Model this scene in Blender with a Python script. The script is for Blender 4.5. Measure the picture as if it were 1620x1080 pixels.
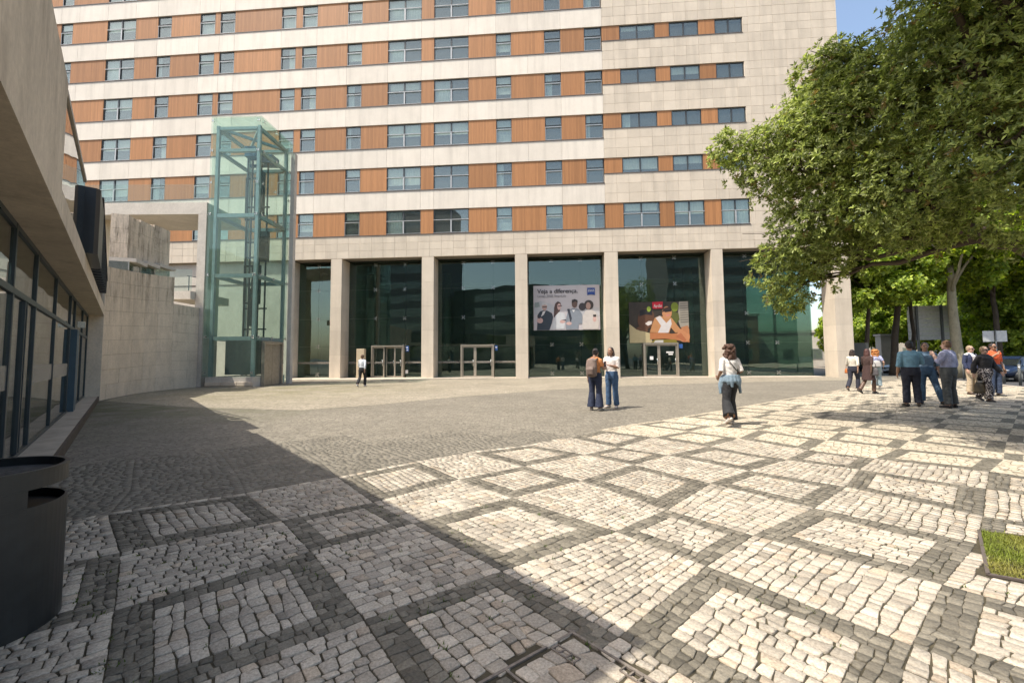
import bpy, math, random
import numpy as np
from mathutils import Vector, Matrix
for _o in list(bpy.data.objects): bpy.data.objects.remove(_o)
S = bpy.context.scene
C = S.collection
rnd = random.Random(7)
nr = np.random.default_rng(11)
PI = math.pi

# ---------------------------------------------------------------- camera
cd = bpy.data.cameras.new('camera'); cam = bpy.data.objects.new('camera', cd); C.objects.link(cam)
cd.sensor_width = 36.0; cd.lens = 690/1620*36; cd.shift_y = -16.2/1620
cd.clip_start = 0.05; cd.clip_end = 3000
pt, ro = math.radians(3.585), math.radians(-0.41)
fw = Vector((0, math.cos(pt), math.sin(pt))); up0 = Vector((0, -math.sin(pt), math.cos(pt))); rt0 = Vector((1, 0, 0))
rt = rt0*math.cos(ro) + up0*math.sin(ro); up = up0*math.cos(ro) - rt0*math.sin(ro)
m = Matrix((rt, up, -fw)).transposed().to_4x4(); m.translation = (0, 0, 1.4)
cam.matrix_world = m
S.camera = cam
# ---------------------------------------------------------------- world, sun, exposure
SUN = Vector((-0.53, -0.25, 1.0)).normalized()          # direction to the sun
w = bpy.data.worlds.new('World'); S.world = w; w.use_nodes = True
nt = w.node_tree; nt.nodes.clear()
sky = nt.nodes.new('ShaderNodeTexSky'); sky.sky_type = 'NISHITA'; sky.sun_disc = False
sky.sun_elevation = math.asin(SUN.z); sky.sun_rotation = math.atan2(SUN.x, SUN.y) % (2*PI)
sky.air_density = 1.0; sky.dust_density = 2.5; sky.ozone_density = 1.0
bg = nt.nodes.new('ShaderNodeBackground'); bg.inputs['Strength'].default_value = 0.15
wo = nt.nodes.new('ShaderNodeOutputWorld')
wb = nt.nodes.new('ShaderNodeMix'); wb.data_type = 'RGBA'; wb.blend_type = 'MULTIPLY'; wb.inputs[0].default_value = 1.0
wb.inputs[7].default_value = (1.0, .95, .87, 1)        # the photograph's warm white balance, the whole sky alike
nt.links.new(sky.outputs[0], wb.inputs[6]); nt.links.new(wb.outputs[2], bg.inputs[0]); nt.links.new(bg.outputs[0], wo.inputs[0])
sl = bpy.data.lights.new('sun', 'SUN'); sl.energy = 3.0; sl.angle = math.radians(0.53); sl.color = (1.0, 0.93, 0.82)
so = bpy.data.objects.new('sun', sl); C.objects.link(so); so.location = (-20, -10, 40)
so.rotation_euler = (-SUN).to_track_quat('-Z', 'Y').to_euler()
S.view_settings.view_transform = 'Standard'; S.view_settings.look = 'None'
S.view_settings.exposure = 1.16; S.view_settings.gamma = 1.0
S.view_settings.use_curve_mapping = False
S.render.engine = 'CYCLES'
S.cycles.max_bounces = 8; S.cycles.transparent_max_bounces = 16
S.cycles.caustics_reflective = False; S.cycles.caustics_refractive = False
S.render.resolution_x = 1024; S.render.resolution_y = 682

# ---------------------------------------------------------------- materials
def newmat(name):
    M = bpy.data.materials.new(name); M.use_nodes = True
    t = M.node_tree; t.nodes.clear()
    o = t.nodes.new('ShaderNodeOutputMaterial')
    return M, t, o
def N(t, kind, **kw):
    n = t.nodes.new(kind)
    for k, v in kw.items():
        if k in n.inputs: n.inputs[k].default_value = v
        else: setattr(n, k, v)
    return n
def math_n(t, op, a, b=None, clamp=False):
    n = t.nodes.new('ShaderNodeMath'); n.operation = op; n.use_clamp = clamp
    for i, v in enumerate((a, b)):
        if v is None: continue
        if isinstance(v, (int, float)): n.inputs[i].default_value = v
        else: t.links.new(v, n.inputs[i])
    return n.outputs[0]
def mixc(t, fac, a, b, mode='MIX'):
    n = t.nodes.new('ShaderNodeMix'); n.data_type = 'RGBA'; n.blend_type = mode
    for idx, v in ((0, fac), (6, a), (7, b)):
        if isinstance(v, (int, float)): n.inputs[idx].default_value = v
        elif isinstance(v, (tuple, list)): n.inputs[idx].default_value = (*v[:3], 1)
        else: t.links.new(v, n.inputs[idx])
    return n.outputs[2]
def ramp(t, v, stops):
    n = t.nodes.new('ShaderNodeValToRGB')
    el = n.color_ramp.elements
    while len(el) < len(stops): el.new(0.5)
    for e, (p, c) in zip(el, stops):
        e.position = p; e.color = (*c, 1) if isinstance(c, (tuple, list)) else (c, c, c, 1)
    t.links.new(v, n.inputs[0]); return n.outputs[0]
def noise(t, vec, scale, detail=4, rough=.6):
    n = N(t, 'ShaderNodeTexNoise'); n.inputs['Scale'].default_value = scale
    n.inputs['Detail'].default_value = detail; n.inputs['Roughness'].default_value = rough
    if vec is not None: t.links.new(vec, n.inputs['Vector'])
    return n.outputs[0]
def mapped(t, vec, scale=(1, 1, 1), rot=(0, 0, 0), loc=(0, 0, 0)):
    n = t.nodes.new('ShaderNodeMapping')
    n.inputs['Scale'].default_value = scale; n.inputs['Rotation'].default_value = rot; n.inputs['Location'].default_value = loc
    t.links.new(vec, n.inputs['Vector']); return n.outputs[0]
def position(t):
    return t.nodes.new('ShaderNodeNewGeometry').outputs['Position']
def bump(t, h, strength=.3, dist=.01):
    n = t.nodes.new('ShaderNodeBump'); n.inputs['Strength'].default_value = strength; n.inputs['Distance'].default_value = dist
    t.links.new(h, n.inputs['Height']); return n.outputs[0]
def bsdf(t, o, col, rough=.7, metal=0, nrm=None, spec=.5):
    b = t.nodes.new('ShaderNodeBsdfPrincipled')
    if isinstance(col, (tuple, list)): b.inputs['Base Color'].default_value = (*col[:3], 1)
    else: t.links.new(col, b.inputs['Base Color'])
    if isinstance(rough, (int, float)): b.inputs['Roughness'].default_value = rough
    else: t.links.new(rough, b.inputs['Roughness'])
    b.inputs['Metallic'].default_value = metal
    b.inputs['Specular IOR Level'].default_value = spec
    if nrm is not None: t.links.new(nrm, b.inputs['Normal'])
    if o is not None: t.links.new(b.outputs[0], o.inputs[0])
    return b
MATS = {}
def plain(name, col, rough=.6, metal=0, var=.12, scale=6., bmp=.0, spec=.5, objrand=0.0, coord='Object'):
    """colour with soft mottling, optional fine relief"""
    if name in MATS: return MATS[name]
    M, t, o = newmat(name)
    vec = position(t) if coord == 'pos' else t.nodes.new('ShaderNodeTexCoord').outputs[coord]
    n = noise(t, vec, scale)
    lo = tuple(c*(1-var) for c in col); hi = tuple(min(1, c*(1+var)) for c in col)
    c = ramp(t, n, [(.3, lo), (.7, hi)])
    if objrand:
        oi = t.nodes.new('ShaderNodeObjectInfo').outputs['Random']
        k = math_n(t, 'ADD', math_n(t, 'MULTIPLY', oi, 2*objrand), 1-objrand)
        h = t.nodes.new('ShaderNodeHueSaturation'); t.links.new(k, h.inputs['Value']); t.links.new(c, h.inputs['Color']); c = h.outputs[0]
    nm = bump(t, noise(t, vec, scale*9, 3), bmp, .01) if bmp else None
    bsdf(t, o, c, rough, metal, nm, spec)
    MATS[name] = M; return M
def glass(name, tint, refl_min=.04, ior=1.5, rough=0.0, film=None, reflcol=(1, 1, 1), wav=.05):
    """architectural glass: tinted see-through plus mirror reflection that grows at grazing angles"""
    M, t, o = newmat(name)
    tr = N(t, 'ShaderNodeBsdfTransparent'); tr.inputs[0].default_value = (*tint, 1)
    gl = N(t, 'ShaderNodeBsdfGlossy'); gl.inputs['Roughness'].default_value = rough; gl.inputs[0].default_value = (*reflcol, 1)
    lw = N(t, 'ShaderNodeLayerWeight'); lw.inputs[0].default_value = .5
    sch = math_n(t, 'POWER', lw.outputs['Facing'], 5.0)
    geo = position(t)
    nn = noise(t, geo, .55, 1)
    
    if wav: t.links.new(bump(t, nn, wav, .12), gl.inputs['Normal'])
    f = math_n(t, 'ADD', math_n(t, 'MULTIPLY', sch, (1-refl_min)*.75), refl_min, True)
    mx = t.nodes.new('ShaderNodeMixShader'); t.links.new(f, mx.inputs[0]); t.links.new(tr.outputs[0], mx.inputs[1]); t.links.new(gl.outputs[0], mx.inputs[2])
    last = mx.outputs[0]
    if film:                                             # a thin matt film on the glass (dust, frosted strip)
        d = N(t, 'ShaderNodeBsdfDiffuse'); d.inputs[0].default_value = (*film[0], 1)
        m2 = t.nodes.new('ShaderNodeMixShader'); m2.inputs[0].default_value = film[1]
        t.links.new(last, m2.inputs[1]); t.links.new(d.outputs[0], m2.inputs[2]); last = m2.outputs[0]
    t.links.new(last, o.inputs[0]); return M
def attr_mat(name, rough=.75, bscale=60, bstr=.35, bdist=.004, gain=1.0, stain=0., spec=.35, trans=None, lo=.72):
    """colour from the per-piece attribute 'col' with grain on top"""
    M, t, o = newmat(name)
    a = N(t, 'ShaderNodeAttribute'); a.attribute_name = 'col'
    p = position(t); n = noise(t, p, bscale, 5, .7)
    c = mixc(t, 1.0, a.outputs[0], ramp(t, n, [(.3, lo*gain), (.72, (1.9-lo)*gain)]), 'MULTIPLY')
    if stain:
        n2 = noise(t, p, 2.3, 4); c = mixc(t, 1.0, c, ramp(t, n2, [(.3, 1-stain), (.62, 1.05)]), 'MULTIPLY')
    b = bsdf(t, o, c, rough, 0, bump(t, n, bstr, bdist) if bstr else None, spec)
    if trans:
        tl = N(t, 'ShaderNodeBsdfTranslucent'); hv = N(t, 'ShaderNodeHueSaturation'); hv.inputs['Value'].default_value = trans[1]; hv.inputs['Saturation'].default_value = 1.15
        t.links.new(c, hv.inputs['Color']); t.links.new(hv.outputs[0], tl.inputs[0])
        mx = t.nodes.new('ShaderNodeMixShader'); mx.inputs[0].default_value = trans[0]
        t.links.new(b.outputs[0], mx.inputs[1]); t.links.new(tl.outputs[0], mx.inputs[2]); t.links.new(mx.outputs[0], o.inputs[0])
    return M

def wood_mat():
    M, t, o = newmat('wood_cladding')
    tc = t.nodes.new('ShaderNodeTexCoord').outputs['Object']
    oi = t.nodes.new('ShaderNodeObjectInfo')
    sp = N(t, 'ShaderNodeSeparateXYZ'); t.links.new(tc, sp.inputs[0])
    fx = math_n(t, 'MULTIPLY', sp.outputs[0], 1/.105)
    board = math_n(t, 'FLOOR', fx); fr = math_n(t, 'FRACT', fx)
    wn = N(t, 'ShaderNodeTexWhiteNoise', noise_dimensions='2D')
    cb = N(t, 'ShaderNodeCombineXYZ'); t.links.new(board, cb.inputs[0]); t.links.new(oi.outputs['Random'], cb.inputs[1]); t.links.new(cb.outputs[0], wn.inputs['Vector'])
    g = noise(t, mapped(t, tc, (30, 30, 1.2)), 1.0, 4)
    c = ramp(t, g, [(.25, (.315, .142, .056)), (.75, (.44, .212, .089))])
    k = math_n(t, 'ADD', math_n(t, 'MULTIPLY', wn.outputs[0], .22), .86)
    k = math_n(t, 'MULTIPLY', k, math_n(t, 'ADD', math_n(t, 'MULTIPLY', oi.outputs['Random'], .26), .87))
    groove = math_n(t, 'GREATER_THAN', fr, .1)
    k = math_n(t, 'MULTIPLY', k, math_n(t, 'ADD', math_n(t, 'MULTIPLY', groove, .35), .65))
    h = N(t, 'ShaderNodeHueSaturation'); t.links.new(k, h.inputs['Value']); t.links.new(c, h.inputs['Color'])
    bsdf(t, o, h.outputs[0], .55, 0, bump(t, groove, .5, .006), .3)
    return M
def streak_mat(name, base, dark, rough=.85, amount=.5, scale=1.0, moss=None, block=None, spots=0.0, drip=None):
    """weathered concrete or stone with run-off streaks"""
    M, t, o = newmat(name)
    p = position(t)
    n1 = noise(t, p, .8*scale, 5, .65); n2 = noise(t, mapped(t, p, (1.3, 1.3, .5)), 1.6*scale, 6, .7); n3 = noise(t, p, 14*scale, 5, .7)
    c = ramp(t, n1, [(.3, tuple(x*.85 for x in base)), (.7, tuple(min(1, x*1.1) for x in base))])
    f = math_n(t, 'MULTIPLY', ramp(t, n2, [(.5, 0.), (.72, 1.)]), amount)
    c = mixc(t, f, c, dark)
    c = mixc(t, 1.0, c, ramp(t, n3, [(.3, .86), (.7, 1.08)]), 'MULTIPLY')
    if drip:                                             # rain stains running down from the top edge
        zz = N(t, 'ShaderNodeSeparateXYZ'); t.links.new(p, zz.inputs[0])
        mr = N(t, 'ShaderNodeMapRange'); mr.inputs[1].default_value = drip[0]; mr.inputs[2].default_value = drip[1]; t.links.new(zz.outputs[2], mr.inputs[0])
        nd = noise(t, mapped(t, p, (3.2, 3.2, .35)), 1.3, 6, .75); nb = noise(t, p, 2.0, 5, .7)
        fd = math_n(t, 'MULTIPLY', math_n(t, 'MULTIPLY', mr.outputs[0], ramp(t, nd, [(.46, 0.), (.62, 1.)])), ramp(t, nb, [(.35, .25), (.6, 1.)]))
        c = mixc(t, math_n(t, 'MULTIPLY', fd, drip[2], True), c, dark)
    if spots:
        f3 = math_n(t, 'MULTIPLY', ramp(t, noise(t, p, 3.1*scale, 6, .8), [(.58, 0.), (.7, 1.)]), spots)
        c = mixc(t, f3, c, tuple(x*.45 for x in base))
    bsdf(t, o, c, rough, 0, bump(t, n3, .35, .01), .3)
    return M
def sett_mat(name, a, b, joint, size=.1, moss=None, spot=.0, rotz=.0):
    """small cobbles too fine to model, seen at a distance"""
    M, t, o = newmat(name)
    p = position(t); pv = mapped(t, p, (1, 1, .0001), (0, 0, rotz))
    v = N(t, 'ShaderNodeTexVoronoi', feature='F1'); v.inputs['Scale'].default_value = 1/size; v.inputs['Randomness'].default_value = .62; t.links.new(pv, v.inputs['Vector'])
    e = N(t, 'ShaderNodeTexVoronoi', feature='DISTANCE_TO_EDGE'); e.inputs['Scale'].default_value = 1/size; e.inputs['Randomness'].default_value = .62; t.links.new(pv, e.inputs['Vector'])
    sp = N(t, 'ShaderNodeSeparateColor'); t.links.new(v.outputs['Color'], sp.inputs[0])
    c = ramp(t, sp.outputs[0], [(0., a), (1., b)])
    n = noise(t, p, .35, 5, .6); c = mixc(t, 1.0, c, ramp(t, n, [(.28, .8), (.72, 1.15)]), 'MULTIPLY')
    n5 = noise(t, p, 2.2, 5, .65); c = mixc(t, 1.0, c, ramp(t, n5, [(.3, .88), (.7, 1.1)]), 'MULTIPLY')
    if moss:
        x = N(t, 'ShaderNodeSeparateXYZ'); t.links.new(p, x.inputs[0])
        d = N(t, 'ShaderNodeVectorMath', operation='DISTANCE'); t.links.new(p, d.inputs[0]); d.inputs[1].default_value = moss[0]
        f = math_n(t, 'MULTIPLY', ramp(t, math_n(t, 'DIVIDE', d.outputs['Value'], moss[1]), [(.25, 1.), (1., 0.)]), ramp(t, noise(t, p, .9, 5), [(.35, 0.), (.6, 1.)]))
        c = mixc(t, math_n(t, 'MULTIPLY', f, moss[3]), c, moss[2])
    edge = ramp(t, e.outputs['Distance'], [(.0, 0.), (.1, 1.)])
    c = mixc(t, edge, joint, c)
    bsdf(t, o, c, .8, 0, bump(t, edge, .6, .012), .3)
    return M
def stone_mat(name, a, b, size=.9):
    """pale limestone: faint clouds and veins, one tone per slab"""
    M, t, o = newmat(name)
    tc = t.nodes.new('ShaderNodeTexCoord').outputs['Object']; p = position(t)
    oi = t.nodes.new('ShaderNodeObjectInfo').outputs['Random']
    n = noise(t, p, 1.1, 6, .65); n3 = noise(t, p, 22, 3)
    c = ramp(t, n, [(.25, a), (.75, b)])
    at = N(t, 'ShaderNodeAttribute'); at.attribute_name = 'rnd'
    k = math_n(t, 'ADD', math_n(t, 'MULTIPLY', math_n(t, 'FRACT', math_n(t, 'ADD', oi, at.outputs['Fac'])), .13), .93)
    h = N(t, 'ShaderNodeHueSaturation'); t.links.new(k, h.inputs['Value']); t.links.new(c, h.inputs['Color'])
    c2 = mixc(t, 1.0, h.outputs[0], ramp(t, n3, [(.3, .95), (.7, 1.03)]), 'MULTIPLY')
    st = noise(t, mapped(t, p, (1.4, 1.4, .12)), 1.5, 4); c2 = mixc(t, 1.0, c2, ramp(t, st, [(.46, 1.), (.78, .82)]), 'MULTIPLY')
    bsdf(t, o, c2, .62, 0, bump(t, n3, .08, .004), .35)
    return M

M_wood = wood_mat()
M_band = stone_mat('white_stone_panel', (.66, .60, .515), (.74, .675, .585))
M_tile = stone_mat('cream_stone_tile', (.55, .475, .38), (.63, .55, .445))
M_joint = plain('tile_joint', (.17, .15, .125), .9)
M_core = plain('dark_core', (.06, .06, .06), .9); M_back = plain('joint_mortar', (.30, .265, .22), .9)
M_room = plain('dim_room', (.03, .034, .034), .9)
M_frame = plain('dark_window_frame', (.045, .05, .052), .4)
M_rail = plain('pale_metal_rail', (.42, .42, .41), .35, .3)
M_sill = plain('brown_metal_sill', (.11, .09, .08), .5)
M_pane = glass('window_glass', (.84, .90, .87), .12, 1.4, 0.0, ((.45, .47, .44), .06), (.95, 1.0, .93))
M_balus = glass('balustrade_glass', (.90, .94, .92), .02, 1.3, 0.0, ((.4, .43, .40), .03), (.9, 1, .95), 0)
M_lobby = glass('lobby_green_glass', (.50, .62, .56), .10, 1.35, 0.0, ((.12, .17, .155), .03), (.84, .97, .93))
M_tower = glass('tower_green_glass', (.885, .955, .925), .025, 1.22, 0.0, ((.50, .62, .57), .042), (.9, 1, .96), 0)
M_wing = glass('wing_glass', (.66, .72, .66), .2, 1.5)
M_frost = glass('frosted_strip', (.7, .7, .7), .02, 1.4, .2, ((.5, .47, .42), .30))
M_steelblue = plain('blue_grey_steel', (.24, .31, .32), .4, .2)
M_steeldark = plain('dark_machine_steel', (.035, .042, .045), .45, .3)
M_chrome = plain('stainless_steel', (.62, .62, .60), .25, .9)
M_alu = plain('bronze_aluminium', (.40, .36, .30), .38, .6)
M_conc = streak_mat('wing_concrete', (.62, .545, .44), (.26, .215, .165), amount=.4, spots=.25, drip=(3.0, 4.7, .8))
M_conc2 = streak_mat('pale_render', (.56, .52, .46), (.36, .32, .27), amount=.35)
M_wall = streak_mat('stained_limestone', (.66, .565, .45), (.20, .165, .125), amount=.25, spots=.3, drip=(2.6, 4.9, 1.0))
M_cream = streak_mat('cream_render', (.52, .43, .30), (.34, .27, .18), amount=.3)
M_curt2 = plain('white_blind', (.70, .68, .63), .8, var=.06, scale=3)
M_curt = plain('pale_curtain', (.50, .53, .54), .9, var=.1, scale=3)
M_black = plain('black_cladding', (.018, .02, .022), .35, .1)
M_mull = plain('blue_black_mullion', (.035, .05, .06), .4, .2)
M_kerb = plain('pale_kerb_stone', (.40, .35, .28), .8, var=.2, scale=3, bmp=.3)
M_plaza = sett_mat('grey_setts', (.185, .167, .132), (.245, .222, .178), (.105, .095, .075), .09, ((-12.5, 14.0, 0), 9.0, (.06, .075, .018), .75))
M_apron = sett_mat('beige_setts', (.265, .235, .18), (.345, .305, .238), (.14, .125, .09), .105, ((-11, 21, 0), 9, (.12, .12, .03), .5))
M_whitefar = sett_mat('white_setts', (.45, .39, .295), (.57, .50, .385), (.15, .13, .09), .09, rotz=.69)
M_darkfar = sett_mat('dark_setts', (.135, .121, .093), (.205, .186, .145), (.08, .072, .055), .075, rotz=.69)
M_soil = plain('joint_soil', (.05, .042, .024), .95, var=.6, scale=9, bmp=.6, coord='pos')
M_asph = plain('asphalt', (.055, .055, .055), .85, var=.2, scale=4, bmp=.4, coord='pos')
M_stoneA = attr_mat('paving_stone', .78, 70, .8, .006, .98, .24, lo=.56)
M_bark = streak_mat('bark_grey', (.085, .066, .048), (.03, .025, .02), amount=.8, scale=3)
M_barkp = streak_mat('bark_plane_tree', (.30, .27, .19), (.12, .11, .07), amount=.7, scale=3, spots=.7)
M_leaf = attr_mat('leaf_olive', .45, 8, 0, .01, 1.0, 0., .45, (.46, 1.35))
M_leafb = attr_mat('leaf_bright', .5, 3, 0, .01, 1.0, 0., .3, (.42, 1.6))
M_grass = attr_mat('grass_blade', .6, 5, 0, .01, 1.0, 0., .2, (.35, 1.5))

# ---------------------------------------------------------------- mesh helpers
class MB:
    def __init__(s): s.v = []; s.f = []; s.mi = []; s.smooth = []
    def add(s, vs, fs, mi=0, sm=False):
        b = len(s.v); s.v += [tuple(x) for x in vs]
        for f in fs: s.f.append(tuple(i+b for i in f)); s.mi.append(mi); s.smooth.append(sm)
    def box(s, x0, x1, y0, y1, z0, z1, mi=0, M=None):
        vs = [(x0, y0, z0), (x1, y0, z0), (x1, y1, z0), (x0, y1, z0), (x0, y0, z1), (x1, y0, z1), (x1, y1, z1), (x0, y1, z1)]
        if M is not None: vs = [M @ Vector(v) for v in vs]
        s.add(vs, [(0, 3, 2, 1), (4, 5, 6, 7), (0, 1, 5, 4), (1, 2, 6, 5), (2, 3, 7, 6), (3, 0, 4, 7)], mi)
    def cbox(s, x0, x1, y0, y1, z0, z1, c=.004, mi=0):
        """box with a chamfered front (-y) rim"""
        vs = [(x0, y1, z0), (x1, y1, z0), (x1, y1, z1), (x0, y1, z1), (x0, y0+c, z0), (x1, y0+c, z0), (x1, y0+c, z1), (x0, y0+c, z1),
              (x0+c, y0, z0+c), (x1-c, y0, z0+c), (x1-c, y0, z1-c), (x0+c, y0, z1-c)]
        fs = [(0, 3, 2, 1)]
        for i in range(4):
            j = (i+1) % 4; fs += [(i, j, j+4, i+4), (i+4, j+4, j+8, i+8)]
        fs.append((8, 9, 10, 11)); s.add(vs, fs, mi)
    def prism(s, poly, z0, z1, mi=0):
        n = len(poly); vs = [(x, y, z0) for x, y in poly] + [(x, y, z1) for x, y in poly]
        s.add(vs, [tuple(range(n))[::-1], tuple(range(n, 2*n))] + [(i, (i+1) % n, n+(i+1) % n, n+i) for i in range(n)], mi)
    def bar(s, a, b, r, mi=0, wid=None):
        """square bar between two points"""
        a, b = Vector(a), Vector(b); d = (b-a).normalized(); k = Vector((0, 0, 1)) if abs(d.z) < .9 else Vector((1, 0, 0))
        u = d.cross(k).normalized()*(wid or r); v = d.cross(u).normalized()*r
        vs = [p+q for p in (a, b) for q in (-u-v, u-v, u+v, -u+v)]
        s.add(vs, [(3, 2, 1, 0), (4, 5, 6, 7), (0, 1, 5, 4), (1, 2, 6, 5), (2, 3, 7, 6), (3, 0, 4, 7)], mi)
    def loft(s, pts, rad, n=10, mi=0, side=(1, 0, 0), sm=True, cap=True):
        """tube through pts; rad = list of r or (rx, ry), rx along side"""
        P = [Vector(p) for p in pts]; b = len(s.v); S0 = Vector(side)
        for i, p in enumerate(P):
            d = (P[min(i+1, len(P)-1)] - P[max(i-1, 0)]).normalized()
            sd = S0 if abs(d.dot(S0)) < .95 else Vector((0, 1, 0))
            u = (sd - d*d.dot(sd)).normalized(); v = d.cross(u)
            r = rad[i]; rx, ry = (r, r) if isinstance(r, (int, float)) else r
            for k in range(n):
                a = 2*PI*k/n; s.v.append(tuple(p + u*(rx*math.cos(a)) + v*(ry*math.sin(a))))
        for i in range(len(P)-1):
            for k in range(n):
                q = b+i*n; s.f.append((q+k, q+(k+1) % n, q+n+(k+1) % n, q+n+k)); s.mi.append(mi); s.smooth.append(sm)
        if cap:
            s.f.append(tuple(b+k for k in range(n))[::-1]); s.mi.append(mi); s.smooth.append(False)
            q = b+(len(P)-1)*n; s.f.append(tuple(q+k for k in range(n))); s.mi.append(mi); s.smooth.append(False)
    def ball(s, c, r, n=12, m=8, mi=0):
        rx, ry, rz = (r, r, r) if isinstance(r, (int, float)) else r
        b = len(s.v); s.v.append((c[0], c[1], c[2]-rz))
        for i in range(1, m):
            a = -PI/2+PI*i/m
            for k in range(n): s.v.append((c[0]+rx*math.cos(a)*math.cos(2*PI*k/n), c[1]+ry*math.cos(a)*math.sin(2*PI*k/n), c[2]+rz*math.sin(a)))
        s.v.append((c[0], c[1], c[2]+rz)); e = len(s.v)-1
        def fa(f): s.f.append(f); s.mi.append(mi); s.smooth.append(True)
        for k in range(n):
            fa((b, b+1+(k+1) % n, b+1+k)); fa((e, e-n+k, e-n+(k+1) % n))
        for i in range(m-2):
            for k in range(n):
                q = b+1+i*n; fa((q+k, q+(k+1) % n, q+n+(k+1) % n, q+n+k))
    def mesh(s, name, mats):
        me = bpy.data.meshes.new(name); me.from_pydata(s.v, [], s.f)
        for mm in (mats if isinstance(mats, (list, tuple)) else [mats]): me.materials.append(mm)
        me.polygons.foreach_set('material_index', s.mi); me.polygons.foreach_set('use_smooth', s.smooth)
        me.update(); return me
    def build(s, name, mats, parent=None, loc=None, rz=0):
        return link(name, s.mesh(name, mats), parent, loc, rz)
def link(name, me, parent=None, loc=None, rz=0):
    o = bpy.data.objects.new(name, me); C.objects.link(o)
    if parent: o.parent = parent
    if loc is not None: o.location = loc
    if rz: o.rotation_euler = (0, 0, rz)
    return o
def tag(o, label, cat, group=None):
    o['label'] = label; o['category'] = cat
    if group: o['group'] = group
    return o
def struct(o): o['kind'] = 'structure'; return o
def stuff(o): o['kind'] = 'stuff'; return o
def thing(name, label, cat, loc=(0, 0, 0), rz=0, group=None):
    o = bpy.data.objects.new(name, None); C.objects.link(o); o.location = loc; o.rotation_euler = (0, 0, rz); o.empty_display_size = .2
    return tag(o, label, cat, group)
def np_mesh(name, verts, quads, mat, cols=None, tris=False, smooth=False):
    """big mesh from arrays; cols is one colour per vertex"""
    me = bpy.data.meshes.new(name); k = 3 if tris else 4
    nv, nf = len(verts), len(quads)
    me.vertices.add(nv); me.vertices.foreach_set('co', np.ascontiguousarray(verts, dtype=np.float32).ravel())
    me.loops.add(nf*k); me.loops.foreach_set('vertex_index', np.ascontiguousarray(quads, dtype=np.int32).ravel())
    me.polygons.add(nf); me.polygons.foreach_set('loop_start', np.arange(0, nf*k, k, dtype=np.int32))
    me.polygons.foreach_set('loop_total', np.full(nf, k, dtype=np.int32))
    if smooth: me.polygons.foreach_set('use_smooth', np.ones(nf, dtype=bool))
    me.materials.append(mat); me.update(calc_edges=True)
    if cols is not None:
        at = me.attributes.new('col', 'FLOAT_COLOR', 'POINT')
        at.data.foreach_set('color', np.concatenate([cols, np.ones((nv, 1))], 1).astype(np.float32).ravel())
    return me
def text_mesh(body, size, mat, name, extrude=.002, shear=0.0, align='LEFT'):
    cu = bpy.data.curves.new(name, 'FONT'); cu.body = body; cu.size = size; cu.extrude = extrude; cu.shear = shear; cu.align_x = align
    o = bpy.data.objects.new(name, cu); C.objects.link(o)
    dg = bpy.context.evaluated_depsgraph_get(); me = bpy.data.meshes.new_from_object(o.evaluated_get(dg))
    bpy.data.objects.remove(o); me.materials.clear(); me.materials.append(mat); return me

# ================================================================ GROUND
LV0 = {(0,0):(-2.78,4.65),(0,1):(-2.05,5.26),(0,2):(-1.28,6.04),(0,3):(-0.59,6.62),(0,4):(0.33,7.13),(0,5):(1.04,7.81),(0,6):(1.74,8.52),(0,7):(2.60,9.25),(0,-1):(-3.71,4.09),(1,1):(-1.38,4.39),(1,0):(-2.03,3.92),(1,2):(-0.63,5.19),(1,3):(0.15,5.79),(1,4):(1.05,6.45),(1,5):(1.65,6.94),(1,6):(2.47,7.78),(1,7):(3.34,8.38),(1,-1):(-2.89,3.30),(1,8):(4.09,8.96),(2,2):(-0.01,4.50),(2,1):(-0.86,3.83),(2,4):(1.59,5.83),(2,3):(0.78,5.11),(2,6):(3.09,6.96),(2,5):(2.25,6.38),(2,0):(-1.49,3.30),(2,-1):(-2.25,2.55),(2,7):(3.90,7.63),(2,8):(4.72,8.47),(2,9):(5.42,8.99),(3,1):(-0.08,2.98),(3,0):(-0.81,2.45),(3,3):(1.42,4.12),(3,2):(0.83,3.63),(3,4):(2.20,4.96),(3,5):(2.92,5.49),(3,7):(4.44,6.65),(3,6):(3.73,6.05),(3,8):(5.26,7.41),(3,9):(6.06,8.19),(4,2):(1.30,3.03),(4,1):(0.53,2.29),(4,4):(2.79,4.14),(4,3):(1.89,3.53),(4,6):(4.30,5.51),(4,5):(3.58,4.79),(4,8):(5.85,6.71),(4,7):(4.96,6.08),(4,9):(6.56,7.32),(5,3):(2.63,2.77),(5,2):(1.93,2.21),(5,5):(4.11,3.91),(5,4):(3.47,3.36),(5,7):(5.75,5.36),(5,6):(4.98,4.69),(5,9):(7.05,6.36),(5,8):(6.62,5.98)}
CD = np.array((.761, .627)); RD = np.array((.632, -.759)); LO = np.array((-2.764, 4.70))
def LV(r, c):
    """corner of the paving pattern: r counts rows away from the plaza, c along its edge"""
    if (r, c) in LV0: return np.array(LV0[(r, c)])
    return LO + CD*c + RD*r
def bil(q, s, t):
    s = np.asarray(s)[..., None]; t = np.asarray(t)[..., None]
    return q[0]*(1-s)*(1-t) + q[1]*s*(1-t) + q[2]*s*t + q[3]*(1-s)*t
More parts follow.
